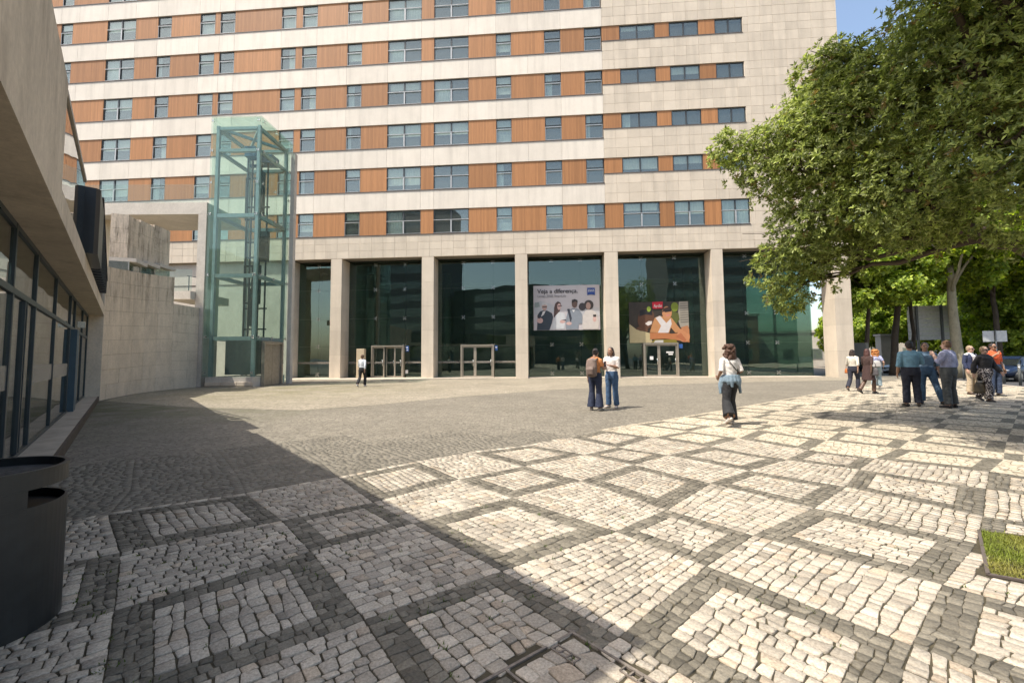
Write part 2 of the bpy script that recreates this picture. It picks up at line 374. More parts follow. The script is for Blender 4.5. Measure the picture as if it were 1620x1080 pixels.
def stones_in(q, s0, s1, t0, t1, size, flip, out, kind, gap=.0042, wave=1.15):
    """fills part of a cell with hand-cut stones in wavy running rows"""
    L = [np.linalg.norm(q[1]-q[0]), np.linalg.norm(q[3]-q[0])]
    ls, lt = (s1-s0)*L[0], (t1-t0)*L[1]
    if flip: ls, lt = lt, ls
    nt_, ns = max(1, round(lt/size)), max(1, round(ls/(size*1.08)))
    ph = nr.uniform(0, 6.28, (nt_+1, 2)); am = wave*nr.uniform(.05, .16, nt_+1)/nt_; am[0] = am[-1] = 0
    wgt = nr.uniform(.8, 1.25, nt_); tb = np.concatenate([[0], np.cumsum(wgt)/wgt.sum()])
    def T(i, s): return tb[i] + am[i]*(np.sin(s*5+ph[i, 0]) + .8*np.sin(s*13+ph[i, 1]))
    for i in range(nt_):
        k = max(1, ns + int(nr.integers(-1, 2)) if ns > 4 else ns)
        wg = nr.uniform(.65, 1.4, k); sb = np.concatenate([[0], np.cumsum(wg)/wg.sum()])
        sk = nr.normal(0, .10/ns, k+1); sk[0] = sk[-1] = 0
        for j in range(k):
            a0, b0, a1, b1 = sb[j], sb[j+1], sb[j]+sk[j], sb[j+1]+sk[j+1]
            uv = np.array([(a0, T(i, a0)), (b0, T(i, b0)), (b1, T(i+1, b1)), (a1, T(i+1, a1))])
            if flip: uv = uv[:, ::-1][[0, 3, 2, 1]]
            p = bil(q, s0+(s1-s0)*uv[:, 0], t0+(t1-t0)*uv[:, 1])
            cen = p.mean(0); p = p + nr.normal(0, .0030, (4, 2))
            d = p-cen; ln = np.linalg.norm(d, axis=1, keepdims=True)
            out.append((cen, cen + d*np.maximum(.55, (1-gap*1.45/ln)), kind))
near_cells = set(); STN = []
for r in range(-10, 9):
    for c in range(-8, 14):
        q = np.array([LV(r, c), LV(r, c+1), LV(r+1, c+1), LV(r+1, c)]); cn = q.mean(0); dist = np.linalg.norm(cn)
        if cn[1] < .6 or abs(cn[0]) > 1.22*cn[1]+1.3: continue
        if r >= 0 and dist > 8.2: continue
        if r < 0 and (dist > 8.2 or cn @ np.array((.748, .664)) < -.9): continue
        near_cells.add((r, c))
        fl = bool((r*7+c*3) % 2)
        if r < 0:
            stones_in(q, 0, 1, 0, .91 if r == -1 else 1, .08, False, STN, 'plaza', .0009, .25)
            if r == -1: stones_in(q, 0, 1, .91, 1, .1, False, STN, 'white')
        elif (r+c) % 2 == 0:
            stones_in(q, 0, 1, 0, 1, .073, fl, STN, 'white')
        else:
            e = nr.uniform(-.02, .02, 4); x0, x1, y0, y1 = .18+e[0], .84+e[1], .16+e[2], .82+e[3]
            stones_in(q, x0, x1, y0, y1, .073, fl, STN, 'white')
            for a in ((0, x0, 0, 1), (x1, 1, 0, 1), (x0, x1, 0, y0), (x0, x1, y1, 1)):
                stones_in(q, *a, .062, False, STN, 'dark', .0024)
def stone_colour(kind):
    if kind == 'white':
        v = nr.uniform(.74, 1.12); b = np.array((.50, .442, .355))*v
        if nr.random() < .10: b *= np.array((1.0, .94, .88))
        if nr.random() < .06: b *= .72
        return b
    if kind == 'dark': return np.array((.178, .160, .124))*nr.uniform(.65, 1.35)
    return np.array((.205, .186, .148))*nr.uniform(.87, 1.13)
GRASS_Q = [(3.72, 3.58), (4.62, 3.10), (4.0, 2.28), (3.03, 2.88)]
COVER_O = np.array((.298, 2.327)); CA = np.array((-.446, -.347)); CA /= np.linalg.norm(CA); CB = np.array((.315, -.355)); CB /= np.linalg.norm(CB)
def in_poly(p, poly):
    n = len(poly); ins = False
    for i in range(n):
        (x0, y0), (x1, y1) = poly[i], poly[(i+1) % n]
        if (y0 > p[1]) != (y1 > p[1]) and p[0] < (x1-x0)*(p[1]-y0)/(y1-y0)+x0: ins = not ins
    return ins
COVER_Q = [COVER_O, COVER_O+CA*.75, COVER_O+CA*.75+CB*.75, COVER_O+CB*.75]
def grow(poly, k):
    c = np.mean(poly, 0); return [tuple(c+(np.array(p)-c)*k) for p in poly]
GQ2, CQ2 = grow(GRASS_Q, 1.03), grow(COVER_Q, 1.05)
STN = [s for s in STN if not in_poly(s[0], GQ2) and not in_poly(s[0], CQ2)]
# stones inside the recessed cover, squarer and closely set
cq = np.array([COVER_O, COVER_O+CA*.75, COVER_O+CA*.75+CB*.75, COVER_O+CB*.75])
stones_in(cq, .04, .55, .04, .96, .1, False, STN, 'white', .003); stones_in(cq, .60, .95, .04, .96, .085, True, STN, 'cover', .003)
def stone_verts(cen, p, top, n8):
    P = p
    if n8:
        P = []
        for i in range(4):
            a, b, c_ = p[i-1], p[i], p[(i+1) % 4]
            P += [b+(a-b)*nr.uniform(.04, .13), b+(c_-b)*nr.uniform(.04, .13)]
        P = np.array(P)
    k = len(P); d = P-cen
    r0 = np.c_[cen+d*1.02, np.full(k, -.02)]; r1 = np.c_[P, np.full(k, top-.0012)]; r2 = np.c_[cen+d*.972, np.full(k, top)]
    r2[:, 2] += (d @ nr.normal(0, .010, 2))
    return np.vstack([r0, r1, r2]) if n8 else np.vstack([np.c_[P, np.full(k, -.02)], np.c_[cen+d*.975, np.full(k, top)]])
Q8 = [(i, (i+1) % 8, 8+(i+1) % 8, 8+i) for i in range(8)] + [(8+i, 8+(i+1) % 8, 16+(i+1) % 8, 16+i) for i in range(8)] + [(16, 17, 18, 19), (16, 19, 20, 23), (20, 21, 22, 23)]
Q4 = [(i, (i+1) % 4, 4+(i+1) % 4, 4+i) for i in range(4)] + [(4, 5, 6, 7)]
# setting sheets
ground = struct(link('ground', np_mesh('ground', np.array([(-900, -900, -.16), (900, -900, -.16), (900, 900, -.16), (-900, 900, -.16)]), np.array([(0, 1, 2, 3)]), M_asph)))
def quads_sheet(name, polys, z, mat):
    v = np.concatenate([np.c_[np.array(p), np.full(4, z)] for p in polys]); f = np.arange(len(v)).reshape(-1, 4)
    return link(name, np_mesh(name, v, f[:, ::-1], mat))
bed, bedp, plz, dk, wh = [], [], [], [], []
ROADX = lambda y: 22.4+(y-19.2)*.47
for r in range(-60, 46):
    for c in range(-45, 60):
        q = np.array([LV(r, c), LV(r, c+1), LV(r+1, c+1), LV(r+1, c)]); cn = q.mean(0)
        if cn[1] > 60 or cn[1] < -40 or abs(cn[0]) > 50: continue
        if cn[0] > ROADX(cn[1])-.35: continue
        if (r, c) in near_cells: (bedp if r < 0 else bed).append(q); continue
        if r < 0: plz.append(q)
        elif (r+c) % 2 == 0: wh.append(q)
        else:
            e = nr.uniform(-.02, .02, 4); x0, x1, y0, y1 = .18+e[0], .84+e[1], .16+e[2], .82+e[3]
            g = lambda s, t: bil(q, np.array(s), np.array(t))
            wh.append(g([x0, x1, x1, x0], [y0, y0, y1, y1]))
            for a in ((0, x0, 0, 1), (x1, 1, 0, 1), (x0, x1, 0, y0), (x0, x1, y1, 1)):
                dk.append(g([a[0], a[1], a[1], a[0]], [a[2], a[2], a[3], a[3]]))
pavement = struct(quads_sheet('pavement', wh, 0.0, M_whitefar))
_pd = stuff(quads_sheet('dark_bands', dk, 0.0, M_darkfar)); _pd.parent = pavement
_pb = stuff(quads_sheet('joint_bed', bed, -.0075, M_soil)); _pb.parent = pavement
plaza = struct(quads_sheet('plaza', plz, 0.0, M_plaza))
_pc = stuff(quads_sheet('sett_bed', bedp, -.002, M_plaza)); _pc.parent = plaza
# a row of pale stones edges the pavement farther off
eb = [np.array([LV(0, c)-RD*.09, LV(0, c+1)-RD*.09, LV(0, c+1), LV(0, c)]) for c in range(6, 40) if (-1, c) not in near_cells]
_eb = stuff(quads_sheet('edge_row', eb, .004, M_whitefar)); _eb.parent = pavement
order = sorted(range(len(STN)), key=lambda i: STN[i][0] @ STN[i][0])
pick = []
for i in order:
    x, y = STN[i][0]
    if len(pick) < 300 and y > 1.62 and abs(x) < 1.14*y and STN[i][2] in ('white', 'cover') and not (x < -1.9 and y < 3.0): pick.append(i)
pickset = set(pick); bv, bq, bc = {'a': [], 'b': []}, {'a': [], 'b': []}, {'a': [], 'b': []}; cnt = {'a': 0, 'b': 0}
for i, (cen, p, kind) in enumerate(STN):
    n8 = (cen @ cen < 4.9**2) and kind != 'plaza'
    top = nr.normal(0, .0013); col = stone_colour('white' if kind == 'cover' and nr.random() < .6 else 'dark' if kind == 'cover' else kind)
    V = stone_verts(cen, p, top, n8)
    if i in pickset:
        lv = V - np.array((cen[0], cen[1], 0)); me = np_mesh('paving_stone', lv, np.array(Q8 if n8 else Q4), M_stoneA, np.tile(col, (len(V), 1)))
        link('paving_stone', me, pavement, (cen[0], cen[1], 0)); continue
    g_ = 'b' if kind == 'plaza' else 'a'
    bv[g_].append(V); bq[g_].append(np.array(Q8 if n8 else Q4)+cnt[g_]); bc[g_].append(np.tile(col, (len(V), 1))); cnt[g_] += len(V)
_ps = stuff(link('paving_stones', np_mesh('paving_stones', np.vstack(bv['a']), np.vstack(bq['a']), M_stoneA, np.vstack(bc['a'])), pavement))
_ss = stuff(link('plaza_setts', np_mesh('plaza_setts', np.vstack(bv['b']), np.vstack(bq['b']), M_stoneA, np.vstack(bc['b'])), plaza))
# paler apron of setts before the building
arc = [(-14.5, 15.6), (-9.5, 13.2), (-5.9, 12.3), (-4.1, 13.7), (-2.5, 15.7), (1.1, 19.0), (6.0, 22.0), (13.7, 24.6), (23.0, 26.2), (23, 40), (-25, 40), (-19, 24), (-16.9, 20.2)]
mb = MB(); mb.add([(x, y, .004) for x, y in arc], [tuple(range(len(arc)))]); apron = struct(mb.build('plaza_apron', M_apron))
# road, kerb
mb = MB(); mb.add([(ROADX(-40), -40, -.125), (ROADX(-40)+17, -40, -.125), (ROADX(120)+17, 120, -.125), (ROADX(120), 120, -.125)], [(0, 1, 2, 3)]); struct(mb.build('road', M_asph))
mb = MB(); mb.add([(ROADX(-40)+17, -40, -.01), (ROADX(-40)+90, -40, -.01), (ROADX(120)+90, 120, -.01), (ROADX(120)+17, 120, -.01)], [(0, 1, 2, 3)]); struct(mb.build('far_pavement', M_whitefar))
kerb = None; kd = Vector((.47, 1, 0)).normalized()
for k in range(70):
    y0 = -6+k*1.02; mb = MB(); a = Vector((ROADX(y0)-.30, y0, 0)); b = a+kd*1.0; sd = Vector((kd.y, -kd.x, 0))*.28
    mb.prism([(a.x, a.y), (a.x+sd.x, a.y+sd.y), (b.x+sd.x, b.y+sd.y), (b.x, b.y)], -.15, .012)
    o = mb.build('kerb' if kerb is None else 'kerb_stone', M_kerb, kerb)
    if kerb is None: kerb = struct(o)
# weeds in the joints
wv, wt, wc = [], [], []; n0 = 0
for i in range(520):
    s = STN[order[int(nr.integers(0, 4200))]]
    base = s[1][int(nr.integers(0, 4))]*1.0 + (s[1][0]-s[0])*.06
    if nr.random() < .55 and base[0] < .3 or nr.random() < .25:
        for k in range(int(nr.integers(4, 14))):
            b0 = np.array((base[0]+nr.normal(0, .014), base[1]+nr.normal(0, .014), -.008)); a = nr.uniform(0, 6.28); L = nr.uniform(.008, .026)
            tip = b0+np.array((math.cos(a)*L*.8, math.sin(a)*L*.8, L)); sd = np.array((-math.sin(a), math.cos(a), 0))*L*.22
            wv += [b0-sd, b0+sd, tip]; wt.append((n0, n0+1, n0+2)); n0 += 3
            wc += [np.array((.09, .13, .03))*nr.uniform(.7, 1.4)]*3
stuff(tag(link('joint_weeds', np_mesh('joint_weeds', np.array(wv), np.array(wt), M_grass, np.array(wc), tris=True)), 'tiny green weeds growing in the joints of the paving', 'weeds'))
# grass pit by the tree
pit = thing('tree_pit', 'square bed of green and yellow grass let into the white paving', 'tree pit', (3.85, 2.95, 0))
gp = [(x-3.85, y-2.95) for x, y in GRASS_Q]
mb = MB(); mb.add([(x, y, .0) for x, y in gp], [(0, 3, 2, 1)]); mb.build('soil', M_soil, pit)
for i in range(4):
    a, b = Vector((*gp[i], .004)), Vector((*gp[(i+1) % 4], .004)); mb = MB(); mb.bar(a, b, .007, 0, .01); mb.build('edging', M_sill, pit)
wv, wt, wc = [], [], []; n0 = 0
gpa = np.array(gp)
for i in range(14000):
    s, t = nr.uniform(.01, .99, 2); p = bil(gpa, s, t); a = nr.uniform(0, 6.28); L = nr.uniform(.008, .034); ln = nr.uniform(.4, 1.5)
    b0 = np.array((p[0], p[1], 0)); tip = b0+np.array((math.cos(a)*L*ln, math.sin(a)*L*ln, L)); sd = np.array((-math.sin(a), math.cos(a), 0))*.0035
    yel = .5+.5*math.sin(p[0]*7+1.3*math.sin(p[1]*6)); col = np.array((.17, .21, .035))*(1-yel*.6)+np.array((.36, .31, .10))*yel*.6
    wv += [b0-sd, b0+sd, tip]; wt.append((n0, n0+1, n0+2)); n0 += 3; wc += [col*nr.uniform(.6, 1.4)]*3
stuff(link('grass', np_mesh('grass', np.array(wv), np.array(wt), M_grass, np.array(wc), tris=True), pit))
# steel frame of the recessed cover
M_rust = plain('rusty_steel', (.21, .18, .15), .7, .3, var=.4, scale=25)
cov = thing('inspection_cover', 'steel framed inspection cover filled with paving stones', 'inspection cover', (*COVER_O, 0))
for (a, b) in ((0, CA), (0, CB)):
    mb = MB(); e = Vector((*b, 0)); mb.bar(-e*.02+Vector((0, 0, -.002)), e*.77, .004, 0, .007); mb.build('frame_bar', M_rust, cov)
mb = MB(); o_ = Vector((*CA, 0))*.43; mb.bar(o_, o_+Vector((*CB, 0))*.76, .0035, 0, .006); mb.build('frame_bar', M_rust, cov)
for ca_, cb_ in ((.06, .33), (.13, .03)):
    mb = MB(); p = CA*(ca_ if ca_ > .1 else .012)+CB*cb_; A3, B3 = Vector((*CA, 0)), Vector((*CB, 0)); o_ = Vector((*p, .0015))
    for k in range(4):
        mb.bar(o_+B3*(.045*k), o_+B3*(.045*k)+A3*.045, .005, 0, .004)
    mb.bar(o_, o_+B3*.14, .005, 0, .004); mb.bar(o_+A3*.045, o_+A3*.045+B3*.14, .005, 0, .004)
    mb.build('lifting_slot', M_rust, cov)

# ================================================================ APARTMENT BUILDING (local x along facade, y into it)
BLD = thing('apartment_building', 'tall apartment block with wood and white stone bands above a glazed lobby', 'building', (0, 30.9, 0), math.radians(-4.6))
FL = 3.29; NF = 7                                   # floor pitch, floors built (the top ones rise out of view)
ZB = [10.5+FL*k for k in range(NF)]; ZT = [z+1.86 for z in ZB]; TOP = ZB[-1]+FL
WL = [(-44.2, -41.7), (-36.62, -35.6), (-32.54, -30.06), (-28.15, -27.0), (-24.56, -23.31), (-22.87, -21.64), (-17.8, -16.62), (-16.1, -14.9), (-12.47, -11.32), (-9.28, -6.69), (-5.72, -3.11), (-1.06, .07), (2.52, 3.71), (5.43, 6.65)]
WR = [(7.98, 10.5), (11.5, 13.55), (14.68, 16.58)]
U0, U1, U2 = -48.0, 6.70, 22.9
mb = MB(); mb.box(U0, U2-.02, .42, 12.5, 8.95, TOP); mb.build('core_wall', M_back, BLD)
mb = MB(); mb.box(U0, U2+.02, .0, 12.6, TOP, TOP+.6); mb.build('roof', M_band, BLD)
mb = MB(); mb.box(U2-.02, U2, .03, 12.5, 8.85, TOP); mb.build('end_wall', M_tile, BLD)
mb = MB(); mb.box(U0, U2-.02, .25, .415, 8.87, 8.95); mb.build('lintel_strip', M_joint, BLD)
_shared = {}
def shared_box(w, h, d, mat, nm, c=.004):
    k = (round(w, 3), round(h, 3), d, mat.name)
    if k not in _shared:
        mb = MB(); mb.cbox(0, w, 0, d, 0, h, c); _shared[k] = mb.mesh(nm, mat)
    return _shared[k]
def slab(nm, x0, x1, z0, z1, y, d, mat, g=.006, parent=BLD):
    return link(nm, shared_box(x1-x0-2*g, z1-z0-2*g, d, mat, nm), parent, (x0+g, y, z0+g))
_win = {}
def curtain_mesh(w, h, a, b, z0):
    mb = MB(); n = max(4, int((b-a)*w/.06)); x = np.linspace(a*w, b*w, n+1)
    vs = [(xx, .018*math.sin(i*1.9)+.02*(i % 2), z) for z in (z0*h, h) for i, xx in enumerate(x)]
    mb.add(vs, [(i, i+1, n+2+i, n+1+i) for i in range(n)], 0, True); return mb.mesh('curtain', M_curt2 if z0 > .2 or a > 0 else M_curt)
_cur = {}
def window(x0, x1, z0, z1, rail, leaves):
    w_, h = x1-x0, z1-z0; k = (round(w_, 2), round(h, 2), rail, leaves)
    if k not in _win:
        f = MB(); t = .055
        f.box(0, w_, 0, .09, 0, t); f.box(0, w_, 0, .09, h-t, h); f.box(0, t, .001, .089, t, h-t); f.box(w_-t, w_, .001, .089, t, h-t)
        if leaves == 2: f.box(w_/2-.05, w_/2+.05, .001, .089, t, h-t)
        if rail and leaves == 1: f.box(t, w_-t, .004, .086, h*.64, h*.64+.03)
        p = []
        for i in range(leaves):
            q = MB(); a, b = (t, w_-t) if leaves == 1 else ((t, w_/2-.05) if i == 0 else (w_/2+.05, w_-t)); q.box(a, b, .04, .052, t, h-t); p.append(q.mesh('pane', M_pane))
        rl = None
        if rail:
            r_ = MB(); r_.box(.0, w_, -.05, -.015, h*.55, h*.55+.045); r_.box(.0, w_, -.045, -.02, .06, .085)
            if w_ > 1.6: r_.box(w_/2-.05, w_/2+.05, -.04, -.02, .09, h*.55-.003)
            else:
                r_.box(0.02, .045, -.04, -.02, .09, h*.55-.003); r_.box(w_-.045, w_-.02, -.04, -.02, .09, h*.55-.003)
            rl = r_.mesh('railing', M_rail)
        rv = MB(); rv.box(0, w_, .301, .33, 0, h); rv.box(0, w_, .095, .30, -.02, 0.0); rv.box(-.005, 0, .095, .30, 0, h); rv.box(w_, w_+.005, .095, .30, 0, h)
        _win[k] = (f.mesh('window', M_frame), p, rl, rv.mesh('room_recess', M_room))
    me, ps, rl, rv = _win[k]
    o = link('window', me, BLD, (x0, .085, z0))
    for p in ps: link('pane', p, o)
    if rl: link('railing', rl, o)
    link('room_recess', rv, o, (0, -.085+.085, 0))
    u = rnd.random()
    if u < .62:
        st = rnd.choice([(0, 1, 0), (0, .45, 0), (.5, 1, 0), (0, 1, .5), (0, 1, .25), (.0, .25, 0), (.05, .95, .7)])
        ck = (k[0], k[1], st)
        if ck not in _cur: _cur[ck] = curtain_mesh(w_-.1, h-.1, *st)
        link('curtain', _cur[ck], o, (.05, .14, .05))
    return o
for fl in range(NF):
    z0, z1 = ZB[fl], ZT[fl]; zn = ZB[fl+1] if fl+1 < NF else TOP
    vis = fl < 7
    # windows and wood panels, left part
    prev = U0
    for (a, b) in WL:
        if b < -38 and vis is False: prev = b; continue
        slab('wood_panel', prev, a, z0+.05, z1, .05, .2, M_wood, .004)
        window(a, b, z0+.05, z1, True, 2 if b-a > 1.6 else 1); prev = b
    if U1-prev > .05: slab('wood_panel', prev, U1, z0+.05, z1, .05, .2, M_wood, .004)
    # white stone band above, split at window edges
    cuts = [U0, -41.7, -36.6, -35.0, -32.5, -30.06, -28.15, -24.6, -22.9, -21.64, -17.8, -14.9, -12.5, -9.28, -6.69, -5.72, -3.11, -1.06, 1.3, 3.71, U1]
    for a, b in zip(cuts[:-1], cuts[1:]): slab('stone_panel', a, b, z1+.0, zn, 0, .24, M_band, .005)
    mb = MB(); mb.box(U0, U1, -.035, .05, z0, z0+.045); mb.build('sill', M_sill, BLD)
    # right part: shorter windows with a wood strip, full height on the lowest floor
    full = fl == 0; rz0 = z0+.05 if full else z1-1.13
    if fl in (0, 1, 2, 3, 4):
        prev = U1
        for (a, b) in WR:
            slab('wood_panel', prev, a, rz0, z1, .05, .2, M_wood, .004); window(a, b, rz0, z1, full, 2); prev = b
        mb = MB(); mb.box(U1+.002, WR[-1][1], -.03, .05, rz0-.045, rz0); mb.build('sill', M_sill, BLD)
# cream tiles of the right part and of the strip over the lobby
tiles = []
ncol = 19; tw = (U2-U1)/ncol; us = [U1+tw*i for i in range(ncol+1)]
for fl in range(NF):
    z0, z1 = ZB[fl], ZT[fl]; zn = ZB[fl+1] if fl+1 < NF else TOP
    has = fl in (0, 1, 2, 3, 4); full = fl == 0
    nz1 = ZB[fl+1]+.05+.73-.045 if False else None
    wb = z0+.05 if full else z1-1.13
    band_top = (ZT[fl+1]-1.13-.045) if fl+1 < NF else TOP
    for i in range(3):                                   # three rows above this floor's windows
        a = z1+(band_top-z1)*i/3; b = z1+(band_top-z1)*(i+1)/3
        for j in range(ncol): tiles.append((us[j], us[j+1], a, b))
    lo = wb-.045 if not full else z0
    for i in range(2):
        a = lo+(z1-lo)*i/2; b = lo+(z1-lo)*(i+1)/2
        for j in range(ncol):
            x0, x1 = us[j], us[j+1]
            if has:
                if x1 <= WR[-1][1]+.1: continue
                x0 = max(x0, WR[-1][1]+.0)
            tiles.append((x0, x1, a, b))
ns_ = 81; ew = (U2-U0)/ns_
for i in range(3):
    for j in range(ns_): tiles.append((U0+ew*j, U0+ew*(j+1), 8.86+(10.5-8.86)*i/3, 8.86+(10.5-8.86)*(i+1)/3))
def tile_key(t):
    x, z = (t[0]+t[1])/2, (t[2]+t[3])/2
    vis = (z < 27 and x > -17 and not (x > 17.5 and z < 20) and not (x > 14.5 and z < 13)); return (not vis, abs(z-17))
tiles.sort(key=tile_key)
for t in tiles[:300]: slab('tile', t[0], t[1], t[2], t[3], 0, .24, M_tile, .005)
mb = MB(); rv_ = []
for t in tiles[300:]:
    mb.cbox(t[0]+.006, t[1]-.006, 0, .24, t[2]+.006, t[3]-.006, .004); rv_ += [rnd.random()]*12
me = mb.mesh('tiles', M_tile); at = me.attributes.new('rnd', 'FLOAT', 'POINT'); at.data.foreach_set('value', rv_)
stuff(link('tiles', me, BLD))

# lobby: piers, glass, doors
LS = 1.25                                             # the glass stands this far behind the piers' faces
piers = [(-13.43, -12.6), (-6.56, -5.68), (.25, 1.12), (6.58, 7.5), (13.85, 14.62), (21.78, 22.85)]
for (a, b) in piers:
    mb = MB(); mb.box(a+.02, b-.02, .03, LS+.1, 0, 8.84); pr = mb.build('pier', M_joint, BLD)
    hs = [0, 1.75, 3.5, 5.25, 7.0, 8.85]
    for z0, z1 in zip(hs[:-1], hs[1:]):
        mb = MB(); mb.box(a, b, 0, LS+.12, z0+.003, z1-.003); mb.build('stone_block', M_tile, pr)
bays = [(-16.6, -13.43, [-15.0, -13.9]), (-12.6, -6.56, [-10.5, -8.22]), (-5.68, .25, [-3.74, -1.5]), (1.12, 6.58, [2.83, 4.97]), (7.5, 13.85, [9.35, 11.7]), (14.62, 20.9, [16.6, 18.6])]
jz = [2.4, 4.5, 6.7]
DOORS = {1: (-10.6, -8.24, [-9.66, -8.92]), 2: (-3.82, -1.48, [-2.82]), 4: (9.38, 11.68, [10.39])}
mb = MB()
for dx, dz in ((-.09, -.09), (.09, -.09), (-.09, .09), (.09, .09)):
    mb.loft([(dx, -.035, dz), (dx, .0, dz)], [.036, .036], 8); mb.bar((0, .01, 0), (dx, .0, dz), .012)
sp_mesh = mb.mesh('spider_fitting', M_chrome)
for bi, (a, b, js) in enumerate(bays):
    xs = [a+.03]+js+[b-.03]; zs = [.06]+jz+[8.86]
    for i in range(len(xs)-1):
        for j in range(len(zs)-1):
            if bi in DOORS and j == 0 and xs[i] < DOORS[bi][1]-.2 and xs[i+1] > DOORS[bi][0]+.2: continue
            mb = MB(); mb.box(xs[i]+.006, xs[i+1]-.006, LS, LS+.02, zs[j]+.006, zs[j+1]-.006); mb.build('lobby_pane', M_lobby, BLD)
    for x in js:
        for z in jz+[8.6, .3]:
            if bi in DOORS and z < .5 and DOORS[bi][0]-.2 < x < DOORS[bi][1]+.2: continue
            link('spider_fitting', sp_mesh, BLD, (x, LS-.002, z))
        mb = MB(); mb.box(x-.01, x+.01, LS+.03, LS+.45, .06, 8.8); mb.build('glass_fin', M_lobby, BLD)
    if bi in (0, 1, 2):                                # pale strip stuck across the glass at waist height
        segs = [(xs[0], xs[-1])] if bi not in DOORS else [(xs[0], DOORS[bi][0]-.05), (DOORS[bi][1]+.05, xs[-1])]
        for s0, s1 in segs:
            mb = MB(); mb.box(s0, s1, LS-.012, LS-.005, 1.1, 1.24); mb.build('safety_strip', M_frost, BLD)
    mb = MB(); mb.box(a, b, LS-.03, LS+.05, 0, .055); mb.build('threshold', M_alu, BLD)
    if bi in DOORS:
        d0, d1, mid = DOORS[bi]; H = 2.42
        mb = MB(); mb.box(d0-.06, d1+.06, LS-.35, LS+.1, H-.08, H+.02); mb.box(d0-.06, d0+.03, LS-.349, LS+.1, 0.06, H-.08); mb.box(d1-.03, d1+.06, LS-.349, LS+.1, 0.06, H-.08)
        dr = mb.build('door', M_alu, BLD)
        ed = [d0+.03]+mid+[d1-.03]
        for i in range(len(ed)-1):
            x0, x1 = ed[i], ed[i+1]; mb = MB(); yy = LS-.25 if not (bi == 1 and i == 1) else LS+.02
            mb.box(x0, x0+.1, yy, yy+.05, .065, H-.085); mb.box(x1-.1, x1, yy, yy+.05, .065, H-.085); mb.box(x0+.1, x1-.1, yy+.001, yy+.049, H-.19, H-.085); mb.box(x0+.1, x1-.1, yy+.001, yy+.049, .065, .17)
            mb.build('leaf_frame', M_alu, dr)
            mb = MB(); mb.box(x0+.1, x1-.1, yy+.02, yy+.03, .17, H-.19); mb.build('pane', M_lobby, dr)
            if bi != 4:
                mb = MB(); mb.box(x0+.1, x1-.1, yy+.012, yy+.018, 1.1, 1.24); mb.build('safety_strip', M_frost, dr)
            mb = MB(); mb.loft([(x1-.13, yy-.05, .9), (x1-.13, yy-.05, 1.35)], [.014, .014], 8); mb.bar((x1-.13, yy-.05, .95), (x1-.06, yy, .95), .008); mb.bar((x1-.13, yy-.05, 1.3), (x1-.06, yy, 1.3), .008); mb.build('handle', M_chrome, dr)
# small notices by the doors
M_blue = plain('blue_sign', (.03, .10, .33), .4); M_white = plain('white_print', (.72, .72, .70), .5)
for x, z, w_, h, mm in ((-8.1, 1.98, .22, .42, M_blue), (-1.38, 2.0, .2, .36, M_blue), (-8.12, .35, .2, .26, M_white), (11.86, 2.05, .25, .3, M_blue), (9.75, 1.25, .24, .24, M_white), (10.9, 1.72, .5, .1, M_white), (11.05, 1.58, .3, .1, M_white)):
    mb = MB(); mb.box(x, x+w_, LS-.28 if x > 9 and x < 11.5 else LS-.05, (LS-.28 if x > 9 and x < 11.5 else LS-.05)+.01, z, z+h); mb.build('notice', mm, BLD)
for x, z in ((-8.07, 2.24), (-8.07, 2.06), (-1.35, 2.2)):
    mb = MB(); mb.box(x, x+.14, LS-.056, LS-.0515, z, z+.07); mb.build('notice_print', M_white, BLD)
# the lobby's room
mb = MB(); mb.box(-17, 20.95, LS+.1, 11.9, .02, .04); mb.build('lobby_floor', plain('lobby_floor', (.30, .28, .24), .3), BLD)
mb = MB(); mb.box(-17, 20.95, 11, 11.2, .04, 8.8); mb.build('lobby_back_wall', plain('lobby_wall', (.34, .34, .31), .8, var=.3, scale=.6), BLD)
mb = MB(); mb.box(-17.0, 22.8, LS+.1, 12.4, 8.87, 8.94); mb.build('lobby_ceiling', M_core, BLD)
mb = MB(); mb.box(20.92, 20.94, LS, 11, .06, 8.8); mb.build('lobby_pane', M_lobby, BLD)
for x in (-13, -6.1, .7, 7.0, 14.2):
    mb = MB(); mb.loft([(x, 6.2, .04), (x, 6.2, 8.8)], [.35, .35], 16); mb.build('lobby_column', plain('lobby_col', (.5, .48, .44), .6), BLD)
# solid lower wall at the left end, behind the lift tower
mb = MB(); mb.box(U0, -16.6, .3, 15, 0, 8.85); mb.build('lower_wall', M_conc2, BLD)
mb = MB(); mb.box(U0, -16.65, .27, .298, 7.1, 7.16); mb.build('string_course', M_sill, BLD)
# low steps that die into the rising apron
st1 = MB()
pl = [(-16.5, -2.1), (-9.5, -2.0), (-4.5, -1.0), (-1.5, -.2), (-1.5, LS), (-16.5, LS)]
st1.prism(pl, -.02, .055); st1.build('entrance_step', M_kerb, BLD)
st2 = MB(); st2.prism([(-16.5, -.9), (-9.5, -.85), (-6.0, -.3), (-3, .1), (21, .02), (21, LS), (-16.5, LS)], 0.0, .1 if False else .06); st2.build('entrance_step', M_tile, BLD)
# bollard-like stone post and little stand before the second bay
mb = MB(); mb.cbox(-11.55, -10.95, .35, .65, .06, 2.2, .02)
tag(mb.build('stone_pillar', M_cream), 'free-standing beige stone pillar beside the left glass door', 'pillar')
bpy.data.objects['stone_pillar'].matrix_world = Matrix.Translation((0, 30.9, 0)) @ Matrix.Rotation(math.radians(-4.6), 4, 'Z')

